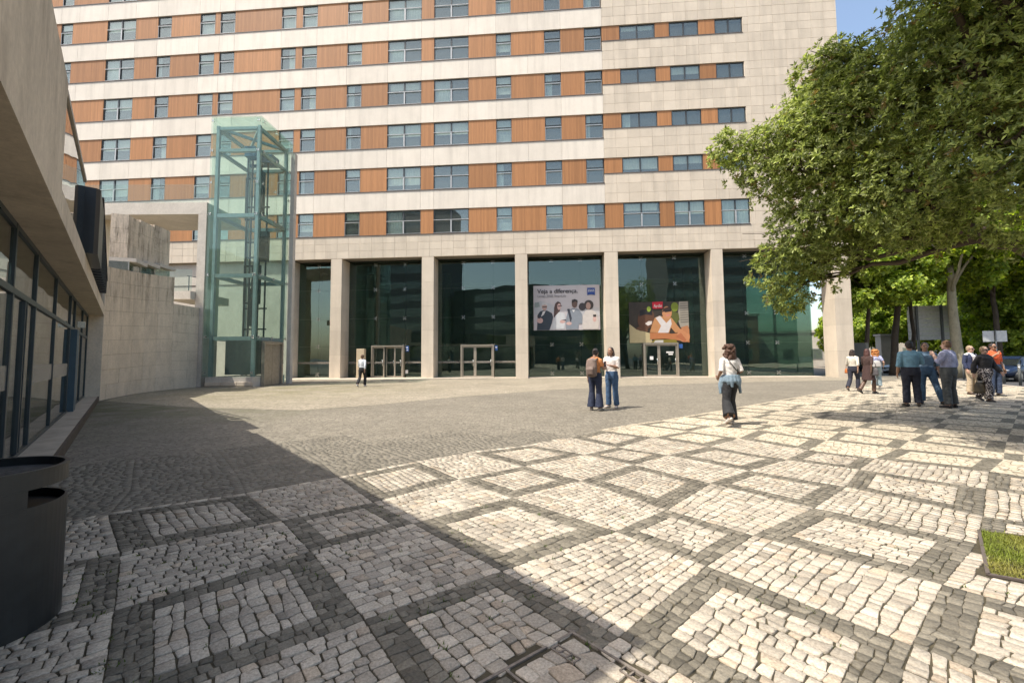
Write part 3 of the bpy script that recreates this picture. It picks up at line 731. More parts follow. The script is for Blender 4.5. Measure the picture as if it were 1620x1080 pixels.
# ---------------------------------------------------------------- advertising banners hung inside the glass
BROT = Matrix.Translation((0, 30.9, 0)) @ Matrix.Rotation(math.radians(-4.6), 4, 'Z')
def banner_root(name, label, u, z):
    o = thing(name, label, 'banner'); o.matrix_world = BROT @ Matrix.Translation((u, LS-.06, z)); return o
class Flat:
    """flat print: each piece lies a hair in front of the one before"""
    def __init__(s, root, name): s.root = root; s.name = name; s.k = getattr(Flat, 'kk', 0); s.parts = []; s.mb = MB(); s.mats = []
    def poly(s, pts, col):
        mname = 'print_%02d%02d%02d' % tuple(int(c*99) for c in col); mm = plain(mname, col, .55, var=.06, scale=4)
        if mm not in s.mats: s.mats.append(mm)
        s.k += 1; y = -.004-.0012*s.k; s.mb.add([(x, y, z) for x, z in pts], [tuple(range(len(pts)))], s.mats.index(mm))
    def ell(s, cx, cz, rx, rz, col, rot=0, n=18):
        s.poly([(cx+rx*math.cos(a)*math.cos(rot)-rz*math.sin(a)*math.sin(rot), cz+rx*math.cos(a)*math.sin(rot)+rz*math.sin(a)*math.cos(rot)) for a in [2*PI*i/n for i in range(n)]], col)
    def done(s): Flat.kk = s.k; s.mb.build(s.name, s.mats, s.root)
# lens advert: 4.82 x 3.29 m
W_, H_ = 4.82, 3.29
P1 = banner_root('lens_banner', 'white advertising banner with headline, blue logo and four printed people', 1.51, 3.45)
mb = MB(); mb.box(0, W_, 0, .03, 0, H_); mb.build('sheet', plain('banner_sheet', (.47, .44, .45), .6, var=.05, scale=1), P1)
Flat.kk = 0
def fx(x, y): return ((x-140)/1030*W_, (900-y)/690*H_)   # from a tracing grid to metres
def poly(F, pts, col): F.poly([fx(*p) for p in pts], col)
F = Flat(P1, 'printed_backdrop'); poly(F, [(150, 480), (250, 450), (440, 500), (470, 620), (150, 660)], (.40, .41, .43)); poly(F, [(160, 470), (230, 465), (240, 540), (150, 550)], (.24, .28, .27)); F.done(); F = Flat(P1, 'printed_backdrop'); poly(F, [(850, 540), (1165, 560), (1168, 690), (860, 700)], (.42, .42, .44)); F.done()
skin1, skin2, skin3, skin4 = (.42, .28, .24), (.50, .33, .30), (.12, .075, .06), (.36, .24, .20)
F = Flat(P1, 'printed_figure')                            # man in a dark suit
poly(F, [(190, 898), (205, 660), (240, 610), (300, 590), (360, 600), (430, 640), (445, 700), (425, 790), (385, 898)], (.028, .04, .055)); poly(F, [(255, 690), (285, 610), (330, 600), (300, 660)], (.55, .53, .53))
F.ell(*fx(312, 535), .19, .29, skin1); poly(F, [(262, 520), (270, 480), (320, 462), (358, 490), (356, 520), (320, 505)], (.45, .44, .44)); poly(F, [(278, 535), (350, 530), (350, 545), (278, 550)], (.05, .05, .05)); F.ell(*fx(240, 750), .22, .2, skin2); poly(F, [(198, 670), (245, 690), (240, 722), (200, 700)], (.03, .03, .04)); F.done()
F = Flat(P1, 'printed_figure')                            # woman with long hair
poly(F, [(455, 700), (462, 560), (480, 490), (520, 458), (560, 475), (575, 520), (540, 640), (500, 700)], (.075, .045, .04)); poly(F, [(400, 890), (440, 790), (480, 680), (540, 620), (620, 640), (640, 730), (620, 880)], (.50, .51, .52)); F.ell(*fx(540, 540), .14, .24, skin2); F.ell(*fx(590, 770), .2, .13, skin2); poly(F, [(520, 525), (585, 520), (585, 533), (520, 538)], (.1, .06, .06)); poly(F, [(575, 745), (640, 735), (720, 780), (700, 790), (630, 755)], (.04, .04, .05)); F.done()
F = Flat(P1, 'printed_figure')                            # man in a grey shirt with a strap
poly(F, [(640, 890), (650, 700), (680, 600), (740, 570), (840, 580), (890, 650), (900, 800), (840, 810), (830, 890)], (.20, .225, .26)); poly(F, [(740, 590), (790, 590), (765, 630)], (.6, .6, .6)); F.ell(*fx(780, 500), .2, .29, skin3); poly(F, [(735, 490), (740, 440), (785, 425), (828, 445), (828, 490), (800, 460)], (.03, .025, .025)); poly(F, [(665, 580), (700, 575), (735, 720), (715, 790)], (.03, .035, .05)); F.ell(*fx(690, 800), .2, .12, skin2); F.done()
F = Flat(P1, 'printed_figure')                            # woman in a white blouse
F.ell(*fx(900, 545), .26, .28, (.045, .04, .045)); poly(F, [(890, 890), (905, 680), (950, 600), (1040, 590), (1110, 640), (1150, 780), (1140, 890)], (.50, .465, .44)); F.ell(*fx(1000, 520), .34, .36, (.05, .04, .038)); F.ell(*fx(992, 535), .17, .27, skin4); F.ell(*fx(1085, 740), .13, .2, skin2); poly(F, [(1062, 670), (1110, 668), (1112, 705), (1065, 705)], (.03, .03, .03)); F.done()
M_ink = plain('black_ink', (.025, .025, .03), .5); M_ink2 = plain('grey_ink', (.13, .13, .14), .5)
def put_text(body, size, mat, root, x, z, wid, name, y=-.03, shear=0):
    me = text_mesh(body, size, mat, name, .001, shear); o = link(name, me, root, (x, y, z)); o.rotation_euler = (PI/2, 0, 0)
    xs = [v.co.x for v in me.vertices]; k = wid/(max(xs)-min(xs)); o.scale = (k, 1, 1); return o
put_text('Veja a diferença.', .44, M_ink, P1, .28, 2.72, 2.95, 'headline_text'); o2 = put_text('Veja a diferença.', .44, M_ink, P1, .295, 2.725, 2.95, 'headline_text', -.0315)
put_text('Lentes ZEISS SmartLife', .26, M_ink2, P1, .30, 2.42, 2.05, 'subline_text')
F = Flat(P1, 'printed_logo'); poly(F, [(980, 258), (1098, 258), (1098, 372), (1070, 364), (1040, 361), (1010, 364), (980, 372)], (.015, .055, .24)); F.done()
put_text('ZEISS', .24, M_white, P1, 3.97, 2.78, .46, 'logo_text', -.045)
# sunglasses advert: 4.2 x 2.95 m, cut round the figures at the top
P2 = banner_root('sunglasses_banner', 'colour advertising banner with two printed figures and red logo above the right door', 8.4, 2.45)
def fx(x, y): return ((x-117)/680*4.2, (590-y)/460*2.95)
mb = MB(); o_ = [(117, 590), (797, 590), (797, 128), (117, 128)]
q_ = [fx(*p) for p in o_]; n_ = len(q_); mb.add([(x, 0, z) for x, z in q_]+[(x, .03, z) for x, z in q_], [tuple(range(n_)), tuple(range(n_, 2*n_))[::-1]]+[(i, n_+i, n_+(i+1) % n_, (i+1) % n_) for i in range(n_)]); mb.build('sheet', plain('banner_dark', (.035, .026, .018), .5, var=.35, scale=1.5), P2)
Flat.kk = 0
F = Flat(P2, 'printed_backdrop'); poly(F, [(690, 131), (791, 131), (795, 420), (700, 420), (670, 330)], (.30, .27, .22))
for i in range(9): poly(F, [(700, 150+i*26), (790, 146+i*26), (790, 154+i*26), (700, 158+i*26)], (.13, .12, .1))
F.ell(*fx(640, 190), .26, .34, (.16, .2, .02)); poly(F, [(600, 230), (680, 260), (690, 330), (640, 400), (600, 330)], (.09, .10, .02)); F.done()
F = Flat(P2, 'printed_figure')
poly(F, [(118, 588), (118, 375), (150, 400), (200, 440), (280, 460), (350, 480), (380, 588)], (.46, .38, .21)); poly(F, [(190, 430), (260, 380), (330, 440), (330, 465), (240, 455)], (.11, .05, .025)); F.ell(*fx(310, 320), .58, .78, (.10, .042, .02), -.25); poly(F, [(235, 290), (240, 225), (330, 205), (380, 225), (385, 280), (300, 270)], (.012, .011, .012)); poly(F, [(298, 372), (340, 345), (380, 348), (372, 380), (330, 398)], (.62, .55, .5)); F.ell(*fx(345, 210), .14, .2, (.25, .33, .04)); F.done()
F = Flat(P2, 'printed_figure')
poly(F, [(350, 470), (380, 380), (410, 310), (460, 290), (600, 310), (680, 420), (720, 460), (640, 480), (590, 420), (570, 480), (500, 480)], (.44, .21, .085)); poly(F, [(440, 478), (480, 400), (420, 310), (470, 288), (540, 370), (590, 320), (600, 380), (560, 478)], (.58, .54, .52)); F.ell(*fx(550, 255), .34, .47, (.48, .22, .10)); poly(F, [(495, 250), (510, 205), (580, 185), (610, 230), (560, 225)], (.04, .02, .015)); poly(F, [(520, 225), (600, 215), (600, 240), (525, 250)], (.015, .012, .012)); poly(F, [(535, 278), (585, 270), (575, 290), (545, 294)], (.5, .2, .16))
poly(F, [(350, 550), (350, 475), (500, 478), (600, 490), (700, 480), (790, 500), (795, 588), (640, 560), (520, 545)], (.40, .15, .055)); F.ell(*fx(730, 510), .42, .5, (.46, .20, .09), .5); poly(F, [(700, 420), (780, 400), (796, 450), (796, 500), (730, 460)], (.40, .17, .075)); poly(F, [(640, 520), (700, 480), (760, 560), (740, 585)], (.36, .12, .05))
poly(F, [(360, 588), (400, 552), (640, 556), (660, 588)], (.20, .16, .02)); poly(F, [(390, 588), (410, 562), (500, 560), (500, 588)], (.5, .47, .42)); F.done()
F = Flat(P2, 'printed_logo'); poly(F, [(384, 132), (506, 128), (500, 205), (390, 207)], (.50, .012, .03)); F.done()
put_text('Ray-Ban', .30, M_white, P2, 1.74, 2.56, .58, 'logo_text', -.055, .35)

# ================================================================ LIFT TOWER
TW = thing('lift_tower', 'free-standing green glass lift tower with blue-grey steel frame', 'lift tower', (-16.35, 23.3, 0), math.radians(-1.5))
TWW, TWD, TH = 2.62, 3.0, 14.75
mb = MB(); mb.box(.0, TWW-.0, .0, TWD, -.1, .53); mb.build('plinth', M_conc2, TW)
for a, b in ((.02, .88), (.9, 1.74), (1.76, 2.6)):
    mb = MB(); mb.cbox(a, b, -.045, -.003, .06, .26, .006); mb.build('plinth_slab', M_tile, TW)
zs = [.55, 2.66, 6.02, 9.35, 11.1, 12.9, 14.75]
for i in range(len(zs)-1):
    z0, z1 = zs[i]+.008, zs[i+1]-.008
    mb = MB(); mb.box(-.14, TWW+.02, -.02, -.005, z0, z1); mb.build('glass_pane', M_tower, TW)
    if i > 0:
        mb = MB(); mb.box(TWW+.03, TWW+.045, 0.0, TWD+.3, z0, z1); mb.build('glass_pane', M_tower, TW)
        mb = MB(); mb.box(-.045, -.03, 0.0, TWD, z0, z1); mb.build('glass_pane', M_tower, TW)
        mb = MB(); mb.box(0, TWW, TWD+.01, TWD+.025, z0, z1); mb.build('glass_pane', M_tower, TW)
mb = MB(); mb.box(TWW+.03, TWW+.045, 0.0, .55, .55, 2.65); mb.build('glass_pane', M_tower, TW)
mb = MB(); mb.box(TWW+.03, TWW+.045, 2.5, TWD+.3, .1, 2.65); mb.build('glass_pane', M_tower, TW)
mb = MB(); mb.box(-.1, TWW+.1, -.1, TWD+.3, TH+.01, TH+.03); mb.build('glass_roof', M_tower, TW)
for x, y in ((.18, .15), (TWW-.14, .15), (.18, TWD-.15), (TWW-.14, TWD-.15)):
    mb = MB(); mb.box(x-.08, x+.08, y-.08, y+.08, .53, 14.35); mb.build('steel_column', M_steelblue, TW)
for z in (14.2, 12.95, 9.3, 5.98, 2.58):
    hh = .1 if z < 12 else .08
    for x0, x1, y0, y1 in ((.30, TWW-.26, .06, .24), (.30, TWW-.26, TWD-.24, TWD-.06)):
        mb = MB(); mb.box(x0, x1, y0, y1, z-hh, z+hh); mb.build('steel_beam', M_steelblue, TW)
    for x in (.18, TWW-.14):
        mb = MB(); mb.box(x-.09, x+.09, .27, TWD-.27, z-hh, z+hh); mb.build('steel_beam', M_steelblue, TW)
mb = MB(); mb.bar((.3, .3, 14.25), (TWW-.3, TWD-.3, 14.25), .07); mb.bar((TWW-.3, .3, 14.22), (.3, TWD-.3, 14.22), .06); mb.build('roof_bracing', M_steelblue, TW)
mb = MB()
for dx, dz in ((-.06, -.06), (.06, -.06), (-.06, .06), (.06, .06)): mb.bar((0, 0, 0), (dx, -.01, dz), .012); mb.ball((dx, -.02, dz), .022, 8, 5)
mb.bar((0, 0, 0), (0, .12, 0), .018); fit = mb.mesh('glass_fitting', M_chrome)
for z in zs[1:-1]+[14.6, .75]:
    for x in (-.05, TWW-.1): link('glass_fitting', fit, TW, (x, -.03, z))
    if z > 1:
        for y in (.25, 1.5, TWD-.1): link('glass_fitting', fit, TW, (TWW+.055, y, z), PI/2)
for x, y in ((.75, 1.9), (1.0, 1.9), (1.55, 1.9), (1.95, 1.9)):
    mb = MB(); mb.bar((x, y, .55), (x, y, 13.6), .035); mb.build('guide_rail', M_steeldark, TW)
for x in (1.18, 1.26, 1.34, 1.42): 
    mb = MB(); mb.loft([(x, 1.6, .6), (x, 1.6, 13.5)], [.012, .012], 6); mb.build('cable', M_steeldark, TW)
mb = MB(); mb.loft([(1.70, 1.35, 1.2), (1.70, 1.35, 13.2)], [.075, .075], 12); mb.build('hydraulic_ram', M_chrome, TW)
mb = MB(); mb.box(.95, 1.55, 1.2, 1.8, 13.15, 13.75); mb.box(1.65, 2.25, 1.7, 2.5, 13.0, 13.5); mb.box(.8, 2.3, 1.95, 2.1, 12.85, 13.0); mb.build('winch_motor', plain('blue_machine_paint', (.02, .09, .16), .4), TW)
def rect_frame(nm, x0, x1, y, z0, z1, w_=.1):
    mb = MB(); mb.box(x0, x1, y-.05, y+.05, z0, z0+w_); mb.box(x0, x1, y-.05, y+.05, z1-w_, z1); mb.box(x0, x0+w_, y-.049, y+.049, z0+w_, z1-w_); mb.box(x1-w_, x1, y-.049, y+.049, z0+w_, z1-w_)
    mb.box((x0+x1)/2-.04, (x0+x1)/2+.04, y-.048, y+.048, z0+w_, z1-w_); mb.build(nm, M_steeldark, TW)
rect_frame('landing_door', .5, 1.5, 2.2, 4.7, 7.0); rect_frame('landing_door', .45, 1.6, 2.2, 9.7, 12.3)
mb = MB(); mb.box(.5, 2.1, .8, 2.0, .62, 2.5); mb.build('lift_car', plain('lift_car_steel', (.10, .12, .12), .35, .5), TW)
for x, z, h_ in ((.9, 3.4, 2.2), (1.5, 7.2, 1.8), (1.15, 10.2, 2.4)):
    mb = MB(); mb.box(x, x+.42, 2.05, 2.3, z, z+h_); mb.build('counterweight', M_steeldark, TW)
for z in (3.2, 4.4, 7.4, 8.3, 10.4):
    mb = MB(); mb.bar((.7, 1.95, z), (2.05, 1.95, z), .04); mb.build('rail_bracket', M_steeldark, TW)
mb = MB(); X = TWW+.06; mb.box(X-.04, X+.14, .62, .74, 0.0, 2.45); mb.box(X-.04, X+.14, 2.36, 2.48, 0.0, 2.45); mb.box(X-.04, X+.14, .74, 2.36, 2.33, 2.45); dr = mb.build('door', M_alu, TW)
for y0, y1 in ((.75, 1.53), (1.55, 2.35)):
    mb = MB(); mb.box(X, X+.03, y0, y1, .02, 2.32); mb.build('door_leaf', M_alu, dr)
mb = MB(); mb.box(X+.141, X+.16, 2.38, 2.46, 1.2, 1.45); mb.build('call_panel', M_chrome, dr)
mb = MB(); mb.box(TWW+.08, TWW+.32, 3.02, 3.3, 0, 14.15); mb.build('concrete_post', M_conc2, TW)
# bridge slab with its pillar, small balcony
BR = thing('terrace_bridge', 'white concrete terrace bridge on a slim pillar with glass railing', 'bridge', (-16.65, 23.4, 0))
mb = MB(); mb.box(-17, .0, .0, 3.0, 9.4, 10.05); mb.build('slab', M_conc2, BR)
mb = MB(); mb.box(-.45, 0, .003, 1.2, -.1, 9.398); mb.build('pillar', M_conc2, BR)
for i in range(9):
    mb = MB(); mb.box(-.05-1.6*(i+1)+.01, -.05-1.6*i, .08, .095, 10.06, 11.1); mb.build('railing_pane', M_balus, BR)
mb = MB(); mb.box(-4.95, -17, .9, 2.4, 0, 9.39); mb.build('cream_wall', M_cream, BR)
mb = MB(); mb.box(-2.0, -.46, -.35, 2.8, 4.68, 5.12); mb.build('balcony_slab', M_conc2, BR)
mb = MB(); mb.box(-1.75, -.47, -.28, -.265, 5.13, 6.3); mb.build('balcony_pane', M_balus, BR)
mb = MB(); mb.bar((-1.3, .5, 6.1), (-.47, .5, 5.95), .02); mb.bar((-1.2, .5, 5.12), (-1.2, .5, 6.08), .018); mb.build('handrail', M_mull, BR)

# ================================================================ STAINED STONE WALL (curved, beside the tower)
SW = thing('stone_wall', 'stained beige limestone block wall curving from the wing to the lift tower', 'wall', (-15, 16, 0))
wp = [(-14.70, 15.63), (-15.02, 16.2), (-15.55, 17.3), (-16.05, 18.4), (-16.45, 19.45), (-16.72, 20.5), (-16.85, 21.6), (-16.88, 22.7), (-16.85, 23.38)]
def wnorm(i):
    a, b = Vector((*wp[max(i-1, 0)], 0)), Vector((*wp[min(i+1, len(wp)-1)], 0)); d = (b-a).normalized(); return Vector((d.y, -d.x, 0))
O_ = Vector((-15, 16, 0))
P3 = [Vector((*p, 0))-O_ for p in wp]; NR = [wnorm(i) for i in range(len(wp))]
ztop = [4.84+.74*min(1, (p[1]-15.5)/6) for p in wp]; zseg = [(ztop[i], ztop[i+1]) if i < 6 else (4.25, 4.25) for i in range(len(wp)-1)]
for i in range(len(wp)-1):
    rows = 9
    for k in range(rows):
        pr_ = rnd.uniform(0, .012); za_, zb_ = zseg[i]; z0a, z0b = za_*k/rows, zb_*k/rows; z1a, z1b = za_*(k+1)/rows, zb_*(k+1)/rows; g_ = .004
        off = .5 if (k % 2) else 0
        a, b = P3[i], P3[i+1]; na, nb = NR[i], NR[i+1]; e = (b-a).normalized()*g_
        vs = []
        for (p, n_, za, zb) in ((a+e, na, z0a, z1a), (b-e, nb, z0b, z1b)):
            vs += [p+n_*pr_+Vector((0, 0, za+g_)), p+n_*pr_+Vector((0, 0, zb-g_)), p-n_*.6+Vector((0, 0, zb-g_)), p-n_*.6+Vector((0, 0, za+g_))]
        mb = MB(); mb.add(vs, [(0, 1, 2, 3), (4, 7, 6, 5), (0, 4, 5, 1), (1, 5, 6, 2), (2, 6, 7, 3), (3, 7, 4, 0)]); mb.build('stone_block', M_wall, SW)
mb = MB()
for i in range(len(wp)-1):
    a, b = P3[i]-NR[i]*.05, P3[i+1]-NR[i+1]*.05; a2, b2 = P3[i]-NR[i]*.55, P3[i+1]-NR[i+1]*.55
    mb.prism([(a.x, a.y), (b.x, b.y), (b2.x, b2.y), (a2.x, a2.y)], 0, min(zseg[i])-.02)
mb.build('wall_core', M_joint, SW)
for i in range(3, 6):                                  # slot window, ledge and upper wall behind
    a, b = P3[i]-NR[i]*.25, P3[i+1]-NR[i+1]*.25; a2, b2 = P3[i]-NR[i]*.9, P3[i+1]-NR[i+1]*.9
    z = (ztop[i]+ztop[i+1])/2
    mb = MB(); mb.prism([(a.x, a.y), (b.x, b.y), (b2.x, b2.y), (a2.x, a2.y)], z, z+.36); mb.build('slot_pane', M_wing, SW)
    mb = MB(); mb.prism([((a+NR[i]*.02).x, (a+NR[i]*.02).y), ((a+NR[i]*.02+(b-a)*.06).x, (a+NR[i]*.02+(b-a)*.06).y), (a2.x, a2.y)], z, z+.36); mb.build('slot_mullion', M_rail, SW)
    c, d = P3[i]+NR[i]*.02, P3[i+1]+NR[i+1]*.02
    mb = MB(); mb.prism([(c.x, c.y), (d.x, d.y), (b2.x, b2.y), (a2.x, a2.y)], z+.362, z+.52); mb.build('ledge', M_conc2, SW)
    for k in range(3):
        zz = z+.525+k*.62
        e, f = P3[i]-NR[i]*.30, P3[i+1]-NR[i+1]*.30; e2, f2 = P3[i]-NR[i]*.9, P3[i+1]-NR[i+1]*.9
        mb = MB(); mb.prism([(e.x, e.y), (f.x, f.y), (f2.x, f2.y), (e2.x, e2.y)], zz, zz+.612); mb.build('stone_block', M_wall, SW)

# ================================================================ GLAZED WING (local x runs away from the camera, y into the wing)
WG = thing('glazed_wing', 'low concrete wing with shopfront glazing under a heavy stained fascia', 'building', (0, 0, 0), math.radians(131.6))
XA, XB = 2.3, 21.40
mb = MB(); mb.box(XA, XB, .66, 1.12, -.05, .17); mb.build('plinth', M_kerb, WG)
mb = MB(); mb.box(XA, XB, .62, .657, -.05, .165); mb.build('plinth_edge', plain('shade_brown_edge', (.075, .055, .04), .8, var=.3, scale=5), WG)  # strip over the plinth riser, its shade put into the dark brown colour
mb = MB(); mb.box(XA, 7.0, .60, 1.6, 3.04, 4.62); mb.build('fascia', M_conc, WG)
mb = MB(); mb.box(7.0, 7.07, .66, 1.6, 3.3, 4.45); mb.build('movement_joint', M_black, WG)
mb = MB(); mb.box(7.07, XB, .60, 1.6, 3.04, 3.36); mb.build('fascia', M_conc, WG)
mb = MB(); mb.box(7.001, 7.069, .602, 1.6, 3.04, 3.299); mb.box(7.001, 7.069, .602, 1.6, 4.451, 4.618); mb.build('fascia_link', M_conc, WG)
mb = MB(); mb.box(7.08, 10.45, .62, .64, 3.365, 4.5); mb.build('parapet_glass', glass('mirror_glass', (.25, .3, .3), .45, 1.6), WG)
mb = MB(); mb.box(7.08, 10.45, .60, .66, 4.503, 4.56); mb.build('parapet_cap', M_conc2, WG)
mb = MB(); mb.box(7.08, 10.45, .66, .72, 3.365, 4.5); mb.build('parapet_back', M_core, WG)
mb = MB(); mb.box(10.46, XB, .68, .78, 3.365, 4.6); mb.build('roof_screen', M_black, WG)
mb = MB(); mb.box(XA, XB, 1.6, 9.0, 3.1, 3.3); mb.build('roof', M_conc, WG)
mb = MB(); mb.box(XA, XB, 7.0, 7.2, 0, 3.1); mb.build('back_wall', plain('shop_wall', (.30, .27, .22), .8, var=.2, scale=.7), WG)
mb = MB(); mb.box(XA, XB, 1.12, 7.0, .02, .1); mb.build('shop_floor', plain('shop_floor', (.13, .12, .10), .4), WG)
mb = MB(); mb.box(XB, XB+.6, .605, 9.0, 0, 4.83); mb.build('return_wall', M_wall, WG)
mb = MB(); mb.box(XA-.3, XA, .6, 9.0, 0, 4.6); mb.build('end_wall', M_conc, WG)
mx_ = [2.4, 4.0, 5.6, 7.66, 9.4, 11.88, 14.87, 16.13, 18.9, 21.34]
for x in mx_:
    mb = MB(); wd = .04; mb.box(x-wd, x+wd, .995, 1.06, .172, 3.038); mb.build('mullion', M_mull, WG)
mb = MB(); mb.box(15.35, 15.95, .90, 1.02, .172, 2.2); mb.build('door_post', plain('steel_blue_door', (.045, .085, .12), .45), WG)
mb = MB(); mb.box(15.55, 15.75, .78, .92, 2.26, 2.42); mb.build('security_camera', M_chrome, WG)
for i, (a, b) in enumerate(zip(mx_[:-1], mx_[1:])):
    mb = MB(); mb.box(a+.046, b-.046, .995, 1.055, 2.2, 2.275); mb.build('transom', M_mull, WG)
    mb = MB(); mb.box(a+.046, b-.046, .997, 1.055, 2.97, 3.036); mb.build('head_rail', M_mull, WG); mb = MB(); mb.box(a+.046, b-.046, .997, 1.055, .172, .22); mb.build('bottom_rail', M_mull, WG)
    for z0, z1 in ((.222, 2.198), (2.277, 2.968)):
        mb = MB(); mb.box(a+.048, b-.048, 1.02, 1.03, z0, z1); mb.build('pane', M_wing, WG)
    if a in (5.6, 9.4, 11.88):
        mb = MB(); mb.box(a+.05, b-.05, 1.008, 1.016, 1.08, 1.36); mb.build('frosted_strip', M_frost, WG)
    if a == 7.66:
        mb = MB()
        for x in (8.46, 8.60): mb.box(x, x+.05, .99, 1.06, .225, 2.19)
        mb.build('door', M_mull, WG)
# black clad box and stair treads on the wing's roof
ES = thing('roof_stair', 'black clad box with stair treads standing on the wing roof', 'stair', (0, 0, 0), math.radians(131.6))
mb = MB(); sec = [(11.0, .50), (11.08, .44), (12.7, .44), (12.8, .5), (12.8, .76), (11.0, .76)]
mb.prism(sec, 3.375, 4.6); mb.build('clad_box', M_black, ES)
for k in range(11):
    x = 13.0+k*.42; zt = 4.7-k*.105
    mb = MB(); mb.box(x-.03, x+.03, .46, .67, 3.37, zt); mb.box(x-.03, x+.33, .47, .66, zt-.06, zt-.02); mb.build('tread', M_black, ES)
mb = MB(); mb.bar((12.85, .47, 4.95), (17.6, .47, 3.8), .018)
for k in range(6): mb.bar((13.2+k*.8, .47, 4.55-k*.2), (13.2+k*.8, .47, 4.87-k*.194), .012)
mb.build('handrail', M_black, ES)

# ================================================================ LITTER BIN
BN = thing('litter_bin', 'dark grey round metal litter bin with side opening beside the wing', 'litter bin', (-2.83, 2.37, 0))
M_bin = plain('bin_grey_paint', (.028, .031, .033), .42, .25, var=.18, scale=8)
def ring(mb, r0, r1, z0, z1, a0=0, a1=2*PI, n=64, mi=0):
    full = abs(a1-a0-2*PI) < 1e-6; A = [a0+(a1-a0)*i/n for i in range(n+1)]
    vs = []
    for a in A:
        for r, z in ((r1, z0), (r1, z1), (r0, z1), (r0, z0)): vs.append((r*math.cos(a), r*math.sin(a), z))
    fs = []
    for i in range(n):
        for k in range(4): fs.append((i*4+k, (i+1)*4+k, (i+1)*4+(k+1) % 4, i*4+(k+1) % 4))
    if not full: fs += [(0, 1, 2, 3), (n*4+3, n*4+2, n*4+1, n*4)]
    mb.add(vs, fs, mi, False)
R_ = .325
mb = MB(); ring(mb, R_-.012, R_, .0, .645); bd = mb.build('drum', M_bin, BN)
for p_ in bd.data.polygons: p_.use_smooth = False
mb = MB(); ring(mb, R_-.012, R_, .735, .82); ring(mb, R_-.012, R_, .6455, .7345, 2.0, 2*PI-.2, 60); mb.build('upper_band', M_bin, BN)
mb = MB(); ring(mb, R_-.018, R_+.006, .821, .832); mb.build('rim', M_bin, BN)
mb = MB(); mb.loft([(0, 0, .775), (0, 0, .785)], [R_-.014, R_-.014], 48); mb.build('ash_tray', plain('ash_sand', (.06, .058, .055), .95, var=.4, scale=40, bmp=.5), BN)
mb = MB(); mb.loft([(0, 0, .02), (0, 0, .60)], [R_-.03, R_-.02], 40); mb.build('bin_liner', M_black, BN)
for (x, y, a, L, col) in ((.10, -.16, .3, .065, (.65, .35, .28)), (.16, -.04, .15, .08, (.6, .28, .10)), (.02, -.2, -.2, .05, (.6, .58, .52))):
    mb = MB(); mb.loft([(x, y, .794), (x+L*math.cos(a), y+L*math.sin(a), .794)], [.008, .008], 8); mb.build('cigarette_end', plain('butt%02d' % int(col[0]*99+col[2]*50), col, .8), BN)

# ================================================================ TREES
def leaves(cent, axis, n_per, length, width, cone, colA, colB, drop=.0, seed=1, young=None):
    """rosettes of folded leaves: one rosette per centre, opening along its axis"""
    g = np.random.default_rng(seed); n = len(cent)
    ax = axis/np.linalg.norm(axis, axis=1, keepdims=True)
    ref = np.where(np.abs(ax[:, 2:3]) < .9, np.array([[0, 0, 1.]]), np.array([[1., 0, 0]]))
    u = np.cross(ax, ref); u /= np.linalg.norm(u, axis=1, keepdims=True); v = np.cross(ax, u)
    A = np.repeat(ax, n_per, 0); U = np.repeat(u, n_per, 0); V = np.repeat(v, n_per, 0); P = np.repeat(cent, n_per, 0); m_ = n*n_per
    ph = (np.tile(np.arange(n_per), n)*2.4 + np.repeat(g.uniform(0, 6.28, n), n_per))[:, None]
    th = g.uniform(cone[0], cone[1], (m_, 1))
    rad = U*np.cos(ph)+V*np.sin(ph)
    d = A*np.cos(th)+rad*np.sin(th); d[:, 2] -= drop*g.uniform(.3, 1, m_); d /= np.linalg.norm(d, axis=1, keepdims=True)
    sd = np.cross(d, A+g.normal(0, .25, (m_, 3))); sd /= np.linalg.norm(sd, axis=1, keepdims=True)+1e-9
    nrm = np.cross(sd, d)
    L = (length*g.uniform(.55, 1.35, m_)*np.repeat(g.uniform(.75, 1.25, n), n_per))[:, None]; W = (width*g.uniform(.7, 1.2, m_))[:, None]
    base = P+d*L*.08+g.normal(0, length*.12, (m_, 3))
    tip = base+d*L-nrm*L*.12; lf = base+d*L*.5+sd*W+nrm*W*.45; rg = base+d*L*.5-sd*W+nrm*W*.45
    vs = np.stack([base, lf, tip, rg], 1).reshape(-1, 3); k = np.arange(m_)*4
    tr = np.stack([np.stack([k, k+1, k+2], 1), np.stack([k, k+2, k+3], 1)], 1).reshape(-1, 3)
    mixf = g.random((m_, 1))**1.3; col = np.array(colA)*(1-mixf)+np.array(colB)*mixf
    clump = np.repeat(g.uniform(.6, 1.32, (n, 1)), n_per, 0); col = col*clump
    if young is not None:
        yy = np.repeat(g.random(n) < young[1], n_per)[:, None]; col = np.where(yy, np.array(young[0])*g.uniform(.7, 1.2, (m_, 1)), col)
    return vs, tr, np.repeat(col, 4, 0)
def shell_points(c, r, n, g, inner=.55, flat=1.0):
    d = g.normal(0, 1, (n, 3)); d /= np.linalg.norm(d, axis=1, keepdims=True)
    k = (inner+(1-inner)*g.random((n, 1))**.6); k = np.where(g.random((n, 1)) < .06, k*g.uniform(1.05, 1.28, (n, 1)), k)   # a few sprays stick out
    bmp = 1+.16*np.sin(d[:, :1]*5+c[0]*3)*np.sin(d[:, 1:2]*6+c[1]*2)+.12*np.sin(d[:, 2:3]*7+c[2])
    rr = np.array([r, r, r*flat]) if np.isscalar(r) else np.array(r)
    return np.array(c)+d*k*bmp*rr, d
